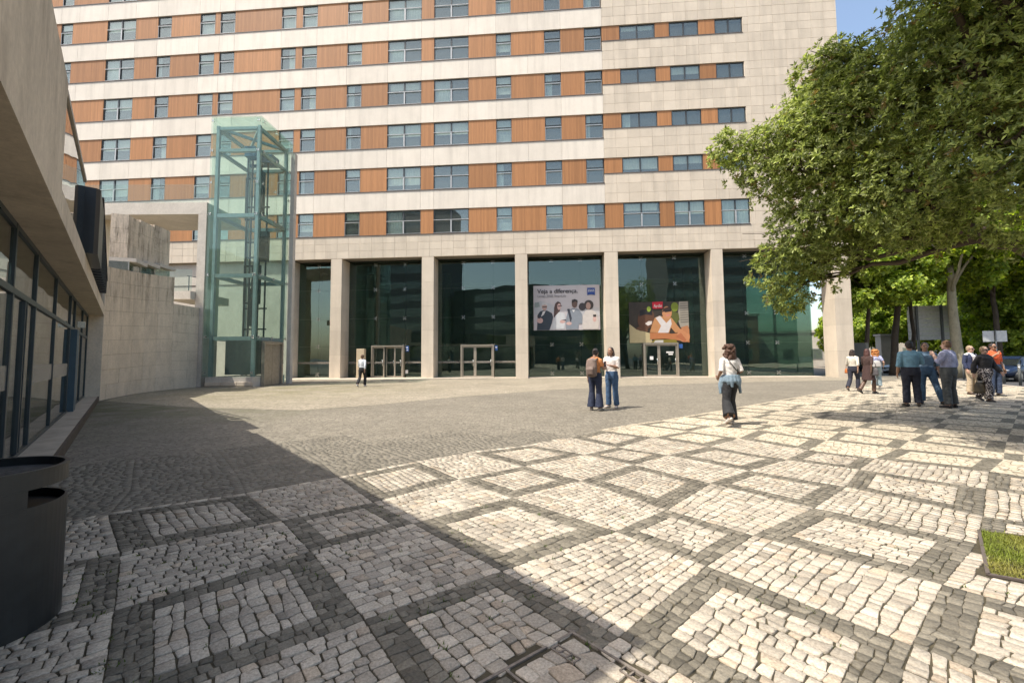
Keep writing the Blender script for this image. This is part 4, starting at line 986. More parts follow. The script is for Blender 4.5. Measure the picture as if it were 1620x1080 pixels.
def limb(mb, a, b, r0, r1, sag=.0, seg=5, wob=.12, n=8):
    a, b = Vector(a), Vector(b); pts, rad = [], []; L = (b-a).length
    for i in range(seg+1):
        t = i/seg; p = a.lerp(b, t); p.z += sag*math.sin(PI*t)
        if 0 < i < seg: p += Vector((rnd.gauss(0, 1), rnd.gauss(0, 1), rnd.gauss(0, 1)))*wob*L*.12
        pts.append(p); rad.append(r0+(r1-r0)*t**.8)
    mb.loft(pts, rad, n, 0, (1, .2, .1), True); return pts
# big evergreen on the right: clumps of foliage on limbs from a trunk just outside the frame
T1 = thing('evergreen_tree', 'large broad-leaved evergreen tree overhanging the white paving on the right', 'tree', (10.6, 8.1, 0))
K_ = 1.13
clumps = [(4.2,8.2,5.42,.36),(4.75,8.2,5.22,.58),(5.3,8.3,5.2,.85),(6.05,8.1,5.5,1.05),(6.9,8.0,5.9,.95),(6.75,7.9,6.7,.45),(7.95,7.8,7.05,.72),(6.6,8.4,6.45,.5),(6.3,8.2,6.55,.4),(8.0,7.4,6.6,1.25),(8.6,6.9,7.6,1.3),(8.95,8.3,8.3,1.1),(9.6,6.6,6.4,1.35),(9.7,7.0,8.0,1.5),(10.8,6.8,7.0,1.6),(8.4,7.2,5.0,1.15),(9.6,6.9,4.9,1.15),(7.3,8.0,4.5,1.0),(6.2,8.5,4.3,.85),(5.9,8.7,3.75,.75),(5.55,8.9,3.15,.6),(5.75,9.0,2.65,.42),(6.5,8.9,3.5,.7),(7.0,9.2,3.95,.75),(8.2,8.6,4.2,.9),(9.4,8.0,4.2,.95),(10.6,7.4,4.4,1.1),(10.9,9.6,7.2,1.9),(9.4,10.2,6.4,1.8),(7.7,10.0,6.0,1.5),(8.6,9.6,4.9,1.1),(12.3,7.6,6.4,1.9),(12.9,9.6,6.6,2.0),(11.0,11.6,6.4,1.8),(10.4,8.4,9.2,1.9),(12.0,9.4,9.0,1.9),(10.6,9.8,8.4,1.5),(10.2,6.0,5.6,1.1),(11.6,5.6,6.2,1.4),(9.0,6.1,7.2,1.0),(5.6,5.6,8.6,1.2),(6.6,5.2,8.4,1.2),(7.8,5.0,8.2,1.2),(6.6,6.6,9.6,1.3),(5.3,6.9,9.6,1.0),(8.2,6.2,9.8,1.5),(9.6,5.2,8.2,1.4),(7.6,7.8,10,1.3),(4.6,6.2,9.3,1.1),(5.8,6.0,9.5,1.2),(6.45,8.4,6.85,.48),(6.3,8.4,6.0,.6),(7.0,8.4,7.25,.5),(6.05,8.4,6.35,.4),(6.65,8.4,6.4,.5),(6.2,8.4,6.25,.75),(6.25,8.4,7.0,.58),(6.6,8.4,7.35,.4),(6.1,8.4,5.7,.7),(4.2,5.2,8.0,.9),(5.0,5.4,8.2,1.0),(5.8,5.6,8.2,1.0)]
def kk_(x, y): return 1.0 if y > 9.3 else float(np.interp(810+690*x/y, [1150, 1550], [1.13, .84]))   # the crown comes nearer towards its trunk side
clumps = [(x*k, y*k, 1.4+(z-1.4)*k, r*k) for x, y, z, r in clumps for k in (kk_(x, y),)]
mb = MB()
tr_ = limb(mb, (0, 0, -.1), (-.55, -.3, 2.9), .30, .22, 0, 6, .05, 14)
fork = Vector((-.55, -.3, 2.9)); mains = []
for tgt, r in (((-1.9, -.1, 3.55), .16), ((-1.5, -1.3, 4.6), .17), ((.2, .5, 4.8), .2), ((-.6, -.6, 5.6), .2), ((.9, -1.2, 4.4), .15), ((-1.2, 1.2, 4.4), .15)):
    limb(mb, fork, tgt, r*.75, r*.45, .1, 5, .1, 10); mains.append(Vector(tgt))
base = Vector((10.6, 8.1, 0))
for (x, y, z, r) in clumps:
    c = Vector((x, y, z))-base; a = min(mains, key=lambda m_: (m_-c).length)
    pts = limb(mb, a, c, .075, .022, .15, 6, .22, 7)
    for k in range(3): limb(mb, pts[3+k % 3], c+Vector((rnd.gauss(0, 1), rnd.gauss(0, 1), rnd.gauss(0, .8)))*r*.6, .02, .006, .03, 4, .2, 5)
mb.build('trunk', M_bark, T1)
g = np.random.default_rng(5); PC, AX = [], []
for (x, y, z, r) in clumps:
    n_ = int(600*r**2)+60
    p, d = shell_points((x-10.6, y-8.1, z), r*1.0, n_, g, .62); PC.append(p); a = d*.9; a += np.array(SUN)*.75; AX.append(a+g.normal(0, .25, a.shape))
vs, tr, cl = leaves(np.vstack(PC), np.vstack(AX), 9, .082, .0175, (.55, 1.35), (.12, .165, .032), (.50, .56, .185), .0, 6, ((.26, .20, .07), .03))
link('crown', np_mesh('crown', vs, tr, M_leaf, cl, tris=True), T1)
# street trees beyond: three crowns shared by many trees
def crown_mesh(seed, R, Hc, n_cl):
    g = np.random.default_rng(seed); PC, AX = [], []
    for k in range(n_cl):
        a = g.uniform(0, 6.28); rr = R*math.sqrt(g.random())*.85; zz = Hc*(.05+.9*g.random()); sc = 1-.45*abs(zz/Hc-.45)*1.6
        c = (rr*math.cos(a)*sc, rr*math.sin(a)*sc, zz); r = g.uniform(.55, 1.15)
        p, d = shell_points(c, r, int(85*r*r)+20, g, .35, .7); PC.append(p); d = d+np.array(SUN)*.5; AX.append(d+g.normal(0, .3, d.shape))
    vs, tr, cl = leaves(np.vstack(PC), np.vstack(AX), 5, .24, .10, (.7, 1.5), (.14, .22, .03), (.43, .51, .075), .35, seed+50)
    return np_mesh('crown', vs, tr, M_leafb, cl, tris=True)
CR = [crown_mesh(21, 3.6, 6.0, 75), crown_mesh(22, 3.2, 5.2, 62), crown_mesh(23, 4.0, 6.5, 85)]
def street_tree(label, x, y, hb, rt, lean, ci, sc, bark, zrot, cz=None):
    t = thing('plane_tree', label, 'tree', (x, y, -.02), 0, 'street trees beyond the building')
    mb = MB(); top = Vector((lean[0], lean[1], hb+1.5)); limb(mb, (0, 0, -.1), top, rt, rt*.6, 0, 7, .03, 12)
    for k in range(7):
        a = k*.9+zrot; limb(mb, top*(.72+.04*k), top+Vector((math.cos(a)*2.0, math.sin(a)*2.0, 1.2+.4*(k % 3)))*sc, rt*.35, .03, .2, 5, .15, 7)
    mb.build('trunk', bark, t)
    o = link('crown', CR[ci], t, (lean[0], lean[1], hb if cz is None else cz), zrot); o.scale = (sc, sc, sc); return t
street_tree('slim dark street tree leaning left beside the last pier', 24.6, 30.6, 5.0, .17, (1.0, .3), 0, .95, M_bark, .4)
street_tree('dark street tree trunk behind the orange-haired pedestrian', 27.6, 31.8, 5.3, .26, (.9, 0), 1, 1.05, M_bark, 1.6)
street_tree('thin straight street tree left of the large road sign', 30.6, 33.2, 6.0, .16, (-.1, 0), 2, .95, M_bark, 2.9)
street_tree('thick pale plane tree trunk in front of the large road sign', 30.2, 29.6, 6.2, .34, (-.1, .1), 0, 1.1, M_barkp, 4.4)
street_tree('leafy plane tree at the right edge behind the small square signs', 38.5, 32.5, 2.6, .22, (.2, 0), 2, 1.15, M_barkp, 5.2, 1.2)
street_tree('leafy plane tree above the dark blue parked car', 41.5, 37.5, 2.9, .2, (0, 0), 1, 1.25, M_bark, .9, 1.6)
street_tree('far plane tree seen between the last pier and the leaning trunk', 45.0, 58.0, 2.8, .22, (0, 0), 2, 1.1, M_bark, 3.7, 1.8)
street_tree('far plane tree behind the white gate post', 52.5, 56.0, 2.8, .22, (0, 0), 0, 1.2, M_bark, 2.2, 2.4)
street_tree('far plane tree behind the road sign panel', 43.5, 51.0, 3.2, .22, (0, 0), 1, 1.35, M_barkp, 1.1, 3.4)
street_tree('far plane tree at the right end of the parked cars', 48.5, 45.0, 2.2, .24, (0, 0), 2, 1.4, M_bark, .2, .8)
street_tree('tall plane tree rising above the white low building', 60.0, 55.0, 4.4, .2, (.3, 0), 1, 1.15, M_bark, 5.9, 2.6)
street_tree('tall plane tree filling the gap under the evergreen canopy', 34.6, 31.0, 6.2, .2, (.2, .3), 2, 1.1, M_bark, 3.1)

# ================================================================ THINGS BEYOND THE PAVEMENT
def post_sign(name, label, cat, x, y): return thing(name, label, cat, (x, y, 0))
SG = thing('road_sign', 'back of a large grey direction sign on two posts', 'road sign', (33.3, 34.6, 0), math.radians(-12))
for i in range(8):
    mb = MB(); mb.box(-1.55, 1.55, 0, .03, 2.65+i*.34, 2.65+i*.34+.325); mb.build('sign_plank', plain('sign_back', (.66, .65, .62), .5, .3), SG)
for x in (-.95, .72):
    mb = MB(); mb.box(x-.07, x+.07, -.13, -.002, -.1, 5.4); mb.build('post', plain('sign_post', (.16, .17, .17), .5, .4), SG)
SM = thing('square_sign', 'pair of small pale square sign backs on one post', 'sign', (32.8, 29.6, 0), math.radians(-15))
for x in (-.66, .03):
    mb = MB(); mb.cbox(x, x+.63, 0, .025, 2.3, 3.05, .012); mb.build('sign_plate', plain('sign_back_pale', (.55, .56, .55), .5, .2), SM)
mb = MB(); mb.loft([(0, -.05, -.1), (0, -.05, 3.1)], [.04, .04], 10); mb.build('post', plain('sign_post', (.16, .17, .17), .5, .4), SM)
M_boll = plain('grey_bollard', (.15, .16, .155), .5, .2)
for i, (x, y, lb) in enumerate(((24.2, 20.9, 'grey metal bollard nearest the right edge of the picture'), (25.0, 22.3, 'grey metal bollard second from the right edge'), (25.9, 23.9, 'grey metal bollard third from the right edge'), (27.2, 26.4, 'grey metal bollard right of the man in the lilac shirt'), (22.7, 27.3, 'grey metal bollard between the two groups of pedestrians'), (24.2, 29.6, 'grey metal bollard beside the dark tree trunk'))):
    b_ = thing('bollard', lb, 'bollard', (x, y, 0), 0, 'bollards along the road')
    mb = MB(); mb.loft([(0, 0, -.05), (0, 0, .92), (0, 0, .96)], [.055, .055, .03], 14); mb.build('post', M_boll, b_)
    mb = MB(); mb.loft([(0, 0, .78), (0, 0, .84)], [.0575, .0575], 14); mb.build('band', M_chrome, b_)
GPst = thing('white_post', 'white rendered gate post behind the dark tree trunks', 'post', (33.6, 39.5, 0))
mb = MB(); mb.box(-.45, .45, -.3, .3, -.1, 3.2); mb.build('shaft', M_conc2, GPst); mb = MB(); mb.box(-.55, .55, -.4, .4, 3.202, 3.35); mb.build('cap', M_conc2, GPst)
KI = thing('notice_board', 'dark framed notice board beside the last pier', 'notice board', (23.6, 29.8, 0), -.3)
mb = MB(); mb.box(-.62, .62, 0, .12, 1.0, 2.3); mb.build('panel', plain('board_panel', (.05, .055, .055), .4), KI)
for x in (-.5, .5): 
    mb = MB(); mb.box(x-.04, x+.04, .02, .1, -.1, .998); mb.build('leg', M_boll, KI)
def far_block(label, x, y, w_, d, h, mat, rz, rows, cols):
    b = thing('far_building', label, 'building', (x, y, 0), rz)
    mb = MB(); mb.box(-w_/2, w_/2, 0, d, -.1, h); mb.build('wall', mat, b)
    mb = MB(); mb.box(-w_/2-.2, w_/2+.2, -.2, d+.2, h+.002, h+.35); mb.build('roof', M_conc2, b)
    for r in range(rows):
        for c in range(cols):
            xx = -w_/2+w_*(c+.5)/cols; zz = 1.0+r*3.2; fr = MB(); fr.box(xx-.75, xx+.75, -.06, -.003, zz, zz+1.6); q = fr.build('window', M_rail, b)
            pn = MB(); pn.box(xx-.66, xx+.66, -.075, -.062, zz+.09, zz+1.51); pn.build('pane', M_pane, q)
far_block('white low building far behind the road sign', 46, 66, 26, 10, 5.0, M_conc2, -.35, 1, 7)
far_block('orange-red rendered building far behind the lobby corner', 30, 66, 14, 10, 7.5, plain('orange_render', (.42, .17, .08), .8, var=.15, scale=1), -.1, 2, 4)
far_block('cream apartment block far beyond the street trees', 72, 66, 30, 12, 17, M_cream, -.5, 5, 8)

# parked cars
def car(label, x, y, rz, paint, z=-.12):
    c = thing('parked_car', label, 'car', (x, y, z), rz, 'cars parked along the road')
    st = [(-2.12, .42, .70, .62), (-2.05, .30, .86, .80), (-1.6, .22, .92, .86), (-.9, .20, .93, .89), (0, .20, .93, .90), (.9, .20, .92, .90), (1.45, .22, .88, .87), (1.95, .28, .76, .80), (2.15, .36, .62, .66)]
    mb = MB(); n = 12; vs = []
    for (X, zb, zt, hw) in st:
        zm = (zb+zt)/2
        vs += [(X, y_, z_) for y_, z_ in ((0, zb), (hw*.8, zb), (hw*.96, zb+.08), (hw, zm), (hw*.97, zt-.06), (hw*.82, zt), (0, zt+.03), (-hw*.82, zt), (-hw*.97, zt-.06), (-hw, zm), (-hw*.96, zb+.08), (-hw*.8, zb))]
    fs = [(i*n+k, (i+1)*n+k, (i+1)*n+(k+1) % n, i*n+(k+1) % n) for i in range(len(st)-1) for k in range(n)]
    fs += [tuple(range(n))[::-1], tuple(range((len(st)-1)*n, len(st)*n))]; mb.add(vs, fs, 0, True)
    body = mb.build('body', paint, c); sm = body.modifiers.new('sub', 'SUBSURF'); sm.levels = sm.render_levels = 1
    rf = [(-1.75, .88, .92, .78), (-1.25, .90, 1.30, .66), (-.6, .90, 1.44, .62), (.1, .90, 1.43, .63), (.55, .90, 1.28, .67), (1.12, .88, .93, .78)]
    mb = MB(); vs = []; n = 6
    for (X, zb, zt, hw) in rf: vs += [(X, hw*1.12, zb), (X, hw*1.02, zb+(zt-zb)*.8), (X, hw*.85, zt), (X, -hw*.85, zt), (X, -hw*1.02, zb+(zt-zb)*.8), (X, -hw*1.12, zb)]
    fs = [(i*n+k, (i+1)*n+k, (i+1)*n+k+1, i*n+k+1) for i in range(len(rf)-1) for k in range(n-1)]; mb.add(vs, fs, 0, True)
    mb.build('window_glass', MATS.setdefault('car_glass', plain('car_glass_dark', (.015, .018, .02), .05, 0, .05, 2, 0, .8)), c)
    mb = MB()
    for i in range(1, 4):
        a, b = rf[i], rf[i+1]; mb.add([(a[0], a[3]*.87, a[2]+.012), (b[0], b[3]*.87, b[2]+.012), (b[0], -b[3]*.87, b[2]+.012), (a[0], -a[3]*.87, a[2]+.012)], [(0, 1, 2, 3)], 0, True)
    for s in (-1, 1):
        for X, Xt, zt in ((.95, .5, 1.3), (-.25, -.3, 1.43), (-1.55, -1.2, 1.3)): mb.bar((X, s*.86, .92), (Xt, s*.66, zt), .03, 0, .025)
    mb.build('roof', paint, c)
    for X in (-1.35, 1.35):
        for s in (-1, 1):
            mb = MB(); mb.loft([(X, s*.72, .32), (X, s*.90, .32)], [.32, .32], 20, 0, (1, 0, 0), False); wh_ = mb.build('wheel', MATS['black_cladding'], c)
            mb = MB(); mb.loft([(X, s*.88, .32), (X, s*.915, .32)], [.21, .19], 16, 0, (1, 0, 0), False); mb.build('rim', M_chrome, wh_)
    for s in (-1, 1):
        mb = MB(); mb.ball((2.02, s*.58, .64), (.13, .16, .08), 10, 6); mb.build('headlight', M_chrome, c)
        mb = MB(); mb.ball((-2.08, s*.6, .72), (.07, .15, .09), 10, 6); mb.build('tail_light', plain('tail_red', (.35, .01, .01), .3), c)
        mb = MB(); mb.ball((.72, s*.98, .98), (.08, .1, .07), 8, 6); mb.build('mirror', paint, c)
    mb = MB(); mb.box(2.12, 2.17, -.26, .26, .42, .53); mb.build('number_plate', M_white, c)
paint_b = plain('paint_dark_blue', (.02, .035, .075), .22, .3, .05, 2); paint_s = plain('paint_silver', (.42, .43, .44), .25, .6, .05, 2); paint_k = plain('paint_black', (.015, .016, .018), .2, .2, .05, 2)
car('dark blue parked car at the right edge behind the bollards', 29.6, 26.0, math.radians(200), paint_b)
car('silver parked car between the talking men', 31.5, 34.5, math.radians(190), paint_s)
car('black parked car behind the dark tree trunk', 29.3, 37.5, math.radians(195), paint_k)
car('black parked car farther back behind the lilac-shirted man', 35.6, 31.5, math.radians(205), paint_k)

# dark hall and offices across the square behind the camera, mirrored in the lobby glass
def back_block(label, x, y, w_, d, h, rz, curve, mat):
    b = thing('office_building', label, 'building', (x, y, 0), rz)
    n = 14; f = [(-w_/2+w_*i/n, curve*math.cos(PI*(i/n-.5))) for i in range(n+1)]
    mb = MB(); mb.prism(f+[(w_/2, -d), (-w_/2, -d)], -.1, h); mb.build('wall', mat, b)
    k = 0
    for fl in range(int(h/3.6)):
        z = 1.2+fl*3.6; mb = MB()
        for i in range(n): mb.add([(f[i][0], f[i][1]+.05, z), (f[i+1][0], f[i+1][1]+.05, z), (f[i+1][0], f[i+1][1]+.05, z+1.9), (f[i][0], f[i][1]+.05, z+1.9)], [(0, 1, 2, 3)])
        mb.build('window_band', M_pane, b)
M_hall = plain('dark_hall_cladding', (.055, .07, .07), .5, .1); M_office = plain('grey_office', (.13, .13, .125), .7)
back_block('wide dark curved hall across the square, mirrored in the lobby glass', -6, -46, 44, 20, 19, 0, 7, M_hall)
back_block('tall grey office block mirrored in the left lobby bays', -44, -40, 26, 18, 42, .15, 0, M_office)
back_block('tall grey office block mirrored in the right lobby bays', 40, -46, 30, 18, 30, -.12, 0, M_office)

# ================================================================ PEOPLE
def remesh(mb, mats, voxel, smooth=4, name='m'):
    """fuses overlapping closed volumes into one continuous skin"""
    me = mb.mesh(name, mats); o = bpy.data.objects.new(name, me); C.objects.link(o)
    r = o.modifiers.new('r', 'REMESH'); r.mode = 'VOXEL'; r.voxel_size = voxel; r.use_smooth_shade = True
    s_ = o.modifiers.new('s', 'SMOOTH'); s_.iterations = smooth; s_.factor = .5
    dg = bpy.context.evaluated_depsgraph_get(); out = bpy.data.meshes.new_from_object(o.evaluated_get(dg))
    bpy.data.objects.remove(o); out.materials.clear()
    for mm in mats: out.materials.append(mm)
    return out
def mirror(p): return (-p[0], p[1], p[2])
def person(label, x, y, face, height, skin, top, bottom, hair, shoes, pose=None, fem=False, sleeve=.45, flare=0., leg=1.0, skirt=None, build=1.0, extra=None, group=None, jacket=None):
    """face: heading in degrees, 0 looks away from the camera, 180 looks at it. Local x is the person's right, y is forward."""
    o = thing('person', label, 'person', (x, y, 0.0), -math.radians(face), group)
    J = dict(pel=(0, 0, .93), wai=(0, .0, 1.07), che=(0, .005, 1.28), neck=(0, -.012, 1.44), head=(0, .02, 1.585))
    sw_ = .165 if fem else .185
    for s, k in ((1, 'R'), (-1, 'L')):
        J['sh'+k] = (s*sw_, -.005, 1.365); J['el'+k] = (s*(sw_+.055), -.03, 1.11); J['wr'+k] = (s*(sw_+.07), .05, .87)
        J['hip'+k] = (s*.088, 0, .90); J['kn'+k] = (s*.095, .015, .49); J['an'+k] = (s*.095, -.02, .085); J['toe'+k] = (s*.12, .13, .03)
    J.update(pose or {})
    sc = height/1.7; b_ = build
    M_sk = plain('skin_%02d%02d' % (int(skin[0]*99), int(skin[2]*99)), skin, .5, 0, .08, 9); M_dk = plain('eye_dark', (.015, .012, .01), .3); M_lip = plain('lips_%02d' % int(skin[0]*99), (skin[0]*.75, skin[1]*.48, skin[2]*.48), .5)
    V3 = Vector
    def body_shapes(mb, grow, parts):
        if 'torso' in parts:
            wz = .92 if fem else 1.0; up_ = V3(J['neck'])-V3(J['pel'])
            hw = .172 if fem else .160
            P = [V3(J['pel'])+V3((0, 0, -.09)), V3(J['pel']), V3(J['wai']), V3(J['che'])+V3((0, 0, -.06)), V3(J['che'])+V3((0, 0, .05)), V3(J['neck'])+V3((0, 0, -.06)), V3(J['neck'])]
            Rr = [(hw*.9, .10), (hw, .115), (.135*wz, .098), (.155*wz, .118), (.165*wz, .115), (.14*wz, .085), (.062, .06)]
            if parts.get('torso') == 'shirt':
                lo_ = .0 if jacket else .035
                P[0] = V3(J['pel'])+V3((0, 0, lo_)); Rr[0] = (hw*.93, .104); P[1] = V3(J['pel'])+V3((0, 0, lo_+.03)); Rr[1] = (hw*.94, .106)
            mb.loft(P, [((a*b_)+grow, (c*b_)+grow) for a, c in Rr], 18)
            for s in 'RL': mb.loft([V3(J['neck'])+V3((0, 0, -.035)), V3(J['neck']).lerp(V3(J['sh'+s]), .55)+V3((0, 0, -.0)), V3(J['sh'+s])], [.05*b_+grow, .048*b_+grow, .045*b_+grow], 10)
        for k in 'RL':
            if 'arm' in parts:
                a, b, c = V3(J['sh'+k]), V3(J['el'+k]), V3(J['wr'+k]); f = parts['arm']
                pts = [a+V3((0, 0, .0)), a.lerp(b, .33), a.lerp(b, .7), b, b.lerp(c, .3), b.lerp(c, .7), c]; rr = [.052, .048, .043, .04, .041, .034, .027]
                cut = max(2, min(7, int(round(f*6))+1)); q = .85 if fem else 1.0
                mb.ball(a, (.054*q*b_+grow*.8,)*3, 12, 8); mb.loft(pts[:cut], [r*q*b_+grow*(1+.4*i/6) for i, r in enumerate(rr[:cut])], 12)
                if 'hand' in parts:
                    d = (c-b).normalized(); sd = V3((1, 0, 0)) if k == 'R' else V3((-1, 0, 0)); n_ = d.cross(V3((0, 1, 0)))
                    fwd = V3((0, 1, 0))-d*d.y; fwd = fwd.normalized() if fwd.length > .2 else V3((0, 0, 1))
                    mb.loft([c, c+d*.03, c+d*.085], [(.024, .026), (.017, .042), (.014, .042)], 10, 0, d.cross(fwd))
                    for i, (off, L) in enumerate(((-.032, .062), (-.011, .075), (.011, .078), (.032, .07))):
                        p0 = c+d*.078+fwd*off; bend = -d.cross(fwd)*(.012 if k == 'R' else -.012)
                        mb.loft([p0, p0+d*L*.5+bend*.6, p0+d*L+bend*2], [.0095, .009, .007], 7)
                    p0 = c+d*.03+fwd*.036; mb.loft([p0, p0+d*.03+fwd*.022, p0+d*.062+fwd*.026], [.012, .0105, .008], 7)
            if 'leg' in parts:
                a, b, c = V3(J['hip'+k]), V3(J['kn'+k]), V3(J['an'+k]); f = parts['leg']
                pts = [a+V3((0, 0, .02)), a.lerp(b, .3), a.lerp(b, .7), b, b.lerp(c, .3), b.lerp(c, .7), c+V3((0, 0, .01))]; rr = [.098, .088, .068, .056, .057, .043, .038]
                if f >= 1: fl_ = [0, 0, .002, .006+flare*.2, .01+flare*.45, .022+flare*.8, .028+flare]
                else: fl_ = [0]*7
                cut = max(2, min(7, int(round(f*6))+1))
                mb.loft(pts[:cut], [r*b_+grow+e for r, e in zip(rr[:cut], fl_)], 14)
    # body: one skin with head, hands and feet
    mb = MB(); body_shapes(mb, 0, {'torso': 1, 'arm': 1, 'hand': 1, 'leg': 1})
    h, nk = V3(J['head']), V3(J['neck'])
    mb.loft([nk+V3((0, 0, -.05)), nk+V3((0, .005, .04)), h+V3((0, -.02, -.05))], [.062*b_, .055, .052], 12)
    mb.ball(h+V3((0, -.012, .022)), (.074, .094, .098), 18, 14); mb.ball(h+V3((0, .022, -.045)), (.054, .064, .068), 14, 10)
    mb.loft([h+V3((0, .086, .012)), h+V3((0, .108, -.022)), h+V3((0, .092, -.032))], [.008, .014, .012], 8)
    for s in (-1, 1): mb.ball(h+V3((s*.076, -.012, -.004)), (.012, .02, .03), 8, 6); mb.ball(h+V3((s*.03, .066, -.02)), (.02, .02, .02), 8, 6)
    mb.ball(h+V3((0, .078, -.085)), (.022, .018, .018), 8, 6)
    for k in 'RL':
        a, t = V3(J['an'+k]), V3(J['toe'+k]); mb.loft([a+V3((0, -.035, -.03))+(t-a)*.0, a+V3((0, 0, -.02)), a.lerp(t, .55)+V3((0, 0, -.0)), t], [.032, .038, .034, .024], 10)
    me = remesh(mb, [M_sk, M_dk, M_lip], .0085, 3)
    hl = h
    for p in me.polygons:
        c = p.center-hl
        if abs(c.z) < .14 and c.length < .16 and c.y > .05:
            if abs(abs(c.x)-.031) < .013 and abs(c.z-.004) < .006: p.material_index = 1
            elif abs(abs(c.x)-.031) < .02 and abs(c.z-.026) < .0045: p.material_index = 1
            elif abs(c.x) < .024 and abs(c.z+.058) < .0075: p.material_index = 2
    bo = link('body', me, o)
    def cloth(name, col, grow, parts, voxel=.0115, rough=.85, pat=None):
        mb = MB(); body_shapes(mb, grow, parts)
        mm = pat or plain('cloth_%02d%02d%02d' % tuple(int(c*99) for c in col), col, rough, 0, .16, 14, .35); me = remesh(mb, [mm], voxel, 3); 
        g_ = np.random.default_rng(len(me.vertices)); co = np.empty(len(me.vertices)*3, np.float32); me.vertices.foreach_get('co', co); co = co.reshape(-1, 3)
        w_ = .004*np.sin(co[:, 2]*55+7*co[:, 0]+3*np.sin(co[:, 1]*20))*np.sin(co[:, 0]*38+co[:, 2]*17); co += w_[:, None]*np.array([.6, 1, .1]); me.vertices.foreach_set('co', co.ravel()); me.update()
        return link(name, me, o)
    if bottom is not None: cloth('trousers', bottom, .012, {'leg': leg, 'torso': None} if False else {'leg': leg}, pat=extra.get('bottom_mat') if extra else None); 
    if bottom is not None:                               # seat of the trousers
        mb = MB(); P = V3(J['pel']); hw = .172 if fem else .160
        mb.loft([P+V3((0, 0, -.12)), P+V3((0, 0, -.03)), P+V3((0, 0, .10))], [(hw*.92*b_+.014, .108*b_+.016), (hw*b_+.02, .118*b_+.02), (hw*.94*b_+.024, .106*b_+.024)], 18)
        mm = (extra or {}).get('bottom_mat') or plain('cloth_%02d%02d%02d' % tuple(int(c*99) for c in bottom), bottom, .85, 0, .16, 14, .35); link('trouser_seat', remesh(mb, [mm], .0115, 2), o)
    if skirt:
        mb = MB(); P = V3(J['pel']); z1 = P.z+.14; z0 = skirt[1]; 
        mb.loft([V3((0, 0, z0)), V3((0, 0, (z0+P.z)/2)), P+V3((0, 0, -.02)), V3((0, 0, z1))], [(.225, .20), (.205, .165), (.19, .135), (.15, .11)], 20); link('skirt', remesh(mb, [plain('cloth_%02d%02d%02d' % tuple(int(c*99) for c in skirt[0]), skirt[0], .85, 0, .16, 14, .35)], .0115, 2), o)
    cloth('top', top, .014, {'torso': 'shirt', 'arm': sleeve}, pat=(extra or {}).get('top_mat'))
    if jacket: cloth('jacket', jacket, .026, {'torso': 'shirt', 'arm': .92})
    for k in 'RL':
        a, t = V3(J['an'+k]), V3(J['toe'+k]); d = (t-a); d.z = 0; d.normalize()
        mb = MB(); sole = t.z-.018 if t.z < a.z else t.z
        mb.loft([a-d*.06+V3((0, 0, -.045)), a+V3((0, 0, -.035)), a.lerp(t, .6)+V3((0, 0, -.004)), t+d*.035+V3((0, 0, -.002))], [(.036, .036), (.042, .05), (.045, .036), (.03, .022)], 12)
        link('shoe', remesh(mb, [plain('shoe_%02d%02d' % (int(shoes[0]*99), int(shoes[2]*99)), shoes, .6, 0, .1, 10)], .009, 2), o)
    # hair
    st, hc = hair; mb = MB(); g_ = random.Random(int(x*100)); M_h = plain('hair_%02d%02d%02d' % tuple(int(c*99) for c in hc), hc, .55, 0, .35, 45, .8)
    if st != 'none':
        mb.ball(h+V3((0, -.026, .036)), (.083, .094, .093), 16, 12); mb.ball(h+V3((0, -.05, .0)), (.08, .07, .085), 14, 10)
    if st == 'long':
        for i in range(9): a = PI*(1.05+.9*i/8); mb.loft([h+V3((.07*math.cos(a), .06*math.sin(a)-.02, .02)), h+V3((.085*math.cos(a), .07*math.sin(a)-.02, -.09)), h+V3((.085*math.cos(a)+g_.gauss(0, .01), .055*math.sin(a)-.03, -.20))], [.03, .032, .018], 8)
    if st == 'curly':
        for i in range(70):
            a, e = g_.uniform(.85*PI, 2.15*PI), g_.uniform(-1.2, 1.3); r_ = .115
            q = h+V3((r_*math.cos(a)*math.cos(e), r_*.95*math.sin(a)*math.cos(e)-.02, .1*math.sin(e)+.01 if e > 0 else .20*math.sin(e))); mb.ball(q, g_.uniform(.026, .04), 8, 6)
        for i in range(26):
            a = g_.uniform(1.05*PI, 1.95*PI); q = h+V3((.12*math.cos(a), .09*math.sin(a)-.02, g_.uniform(-.2, -.05))); mb.ball(q, g_.uniform(.024, .04), 8, 6)
    if st == 'bun': mb.ball(h+V3((0, -.10, .06)), (.05, .045, .045), 10, 8)
    if st != 'none': link('hair', remesh(mb, [M_h], .008, 1), o)
    if extra and extra.get('glasses'):
        mb = MB()
        for s in (-1, 1): mb.ball(h+V3((s*.033, .088, .006)), (.03, .012, .021), 10, 6); mb.bar(h+V3((s*.06, .075, .01)), h+V3((s*.08, -.01, .012)), .004)
        mb.bar(h+V3((-.02, .096, .01)), h+V3((.02, .096, .01)), .005); mb.build('sunglasses', M_black, o)
    o.scale = (sc, sc, sc); return o
def at_person(o, p): return o.matrix_basis @ Vector(p)
WALK = dict(hipR=(.088, .02, .90), knR=(.09, .16, .52), anR=(.09, .12, .10), toeR=(.1, .28, .05), hipL=(-.088, -.02, .90), knL=(-.09, -.06, .49), anL=(-.09, -.33, .16), toeL=(-.1, -.22, .03), elR=(.225, -.12, 1.12), wrR=(.22, -.14, .88), elL=(-.225, .06, 1.12), wrL=(-.21, .24, .92))
STAND = dict(anR=(.12, -.02, .085), toeR=(.16, .12, .03), knR=(.105, .01, .49), anL=(-.12, -.02, .085), toeL=(-.16, .12, .03), knL=(-.105, .01, .49))
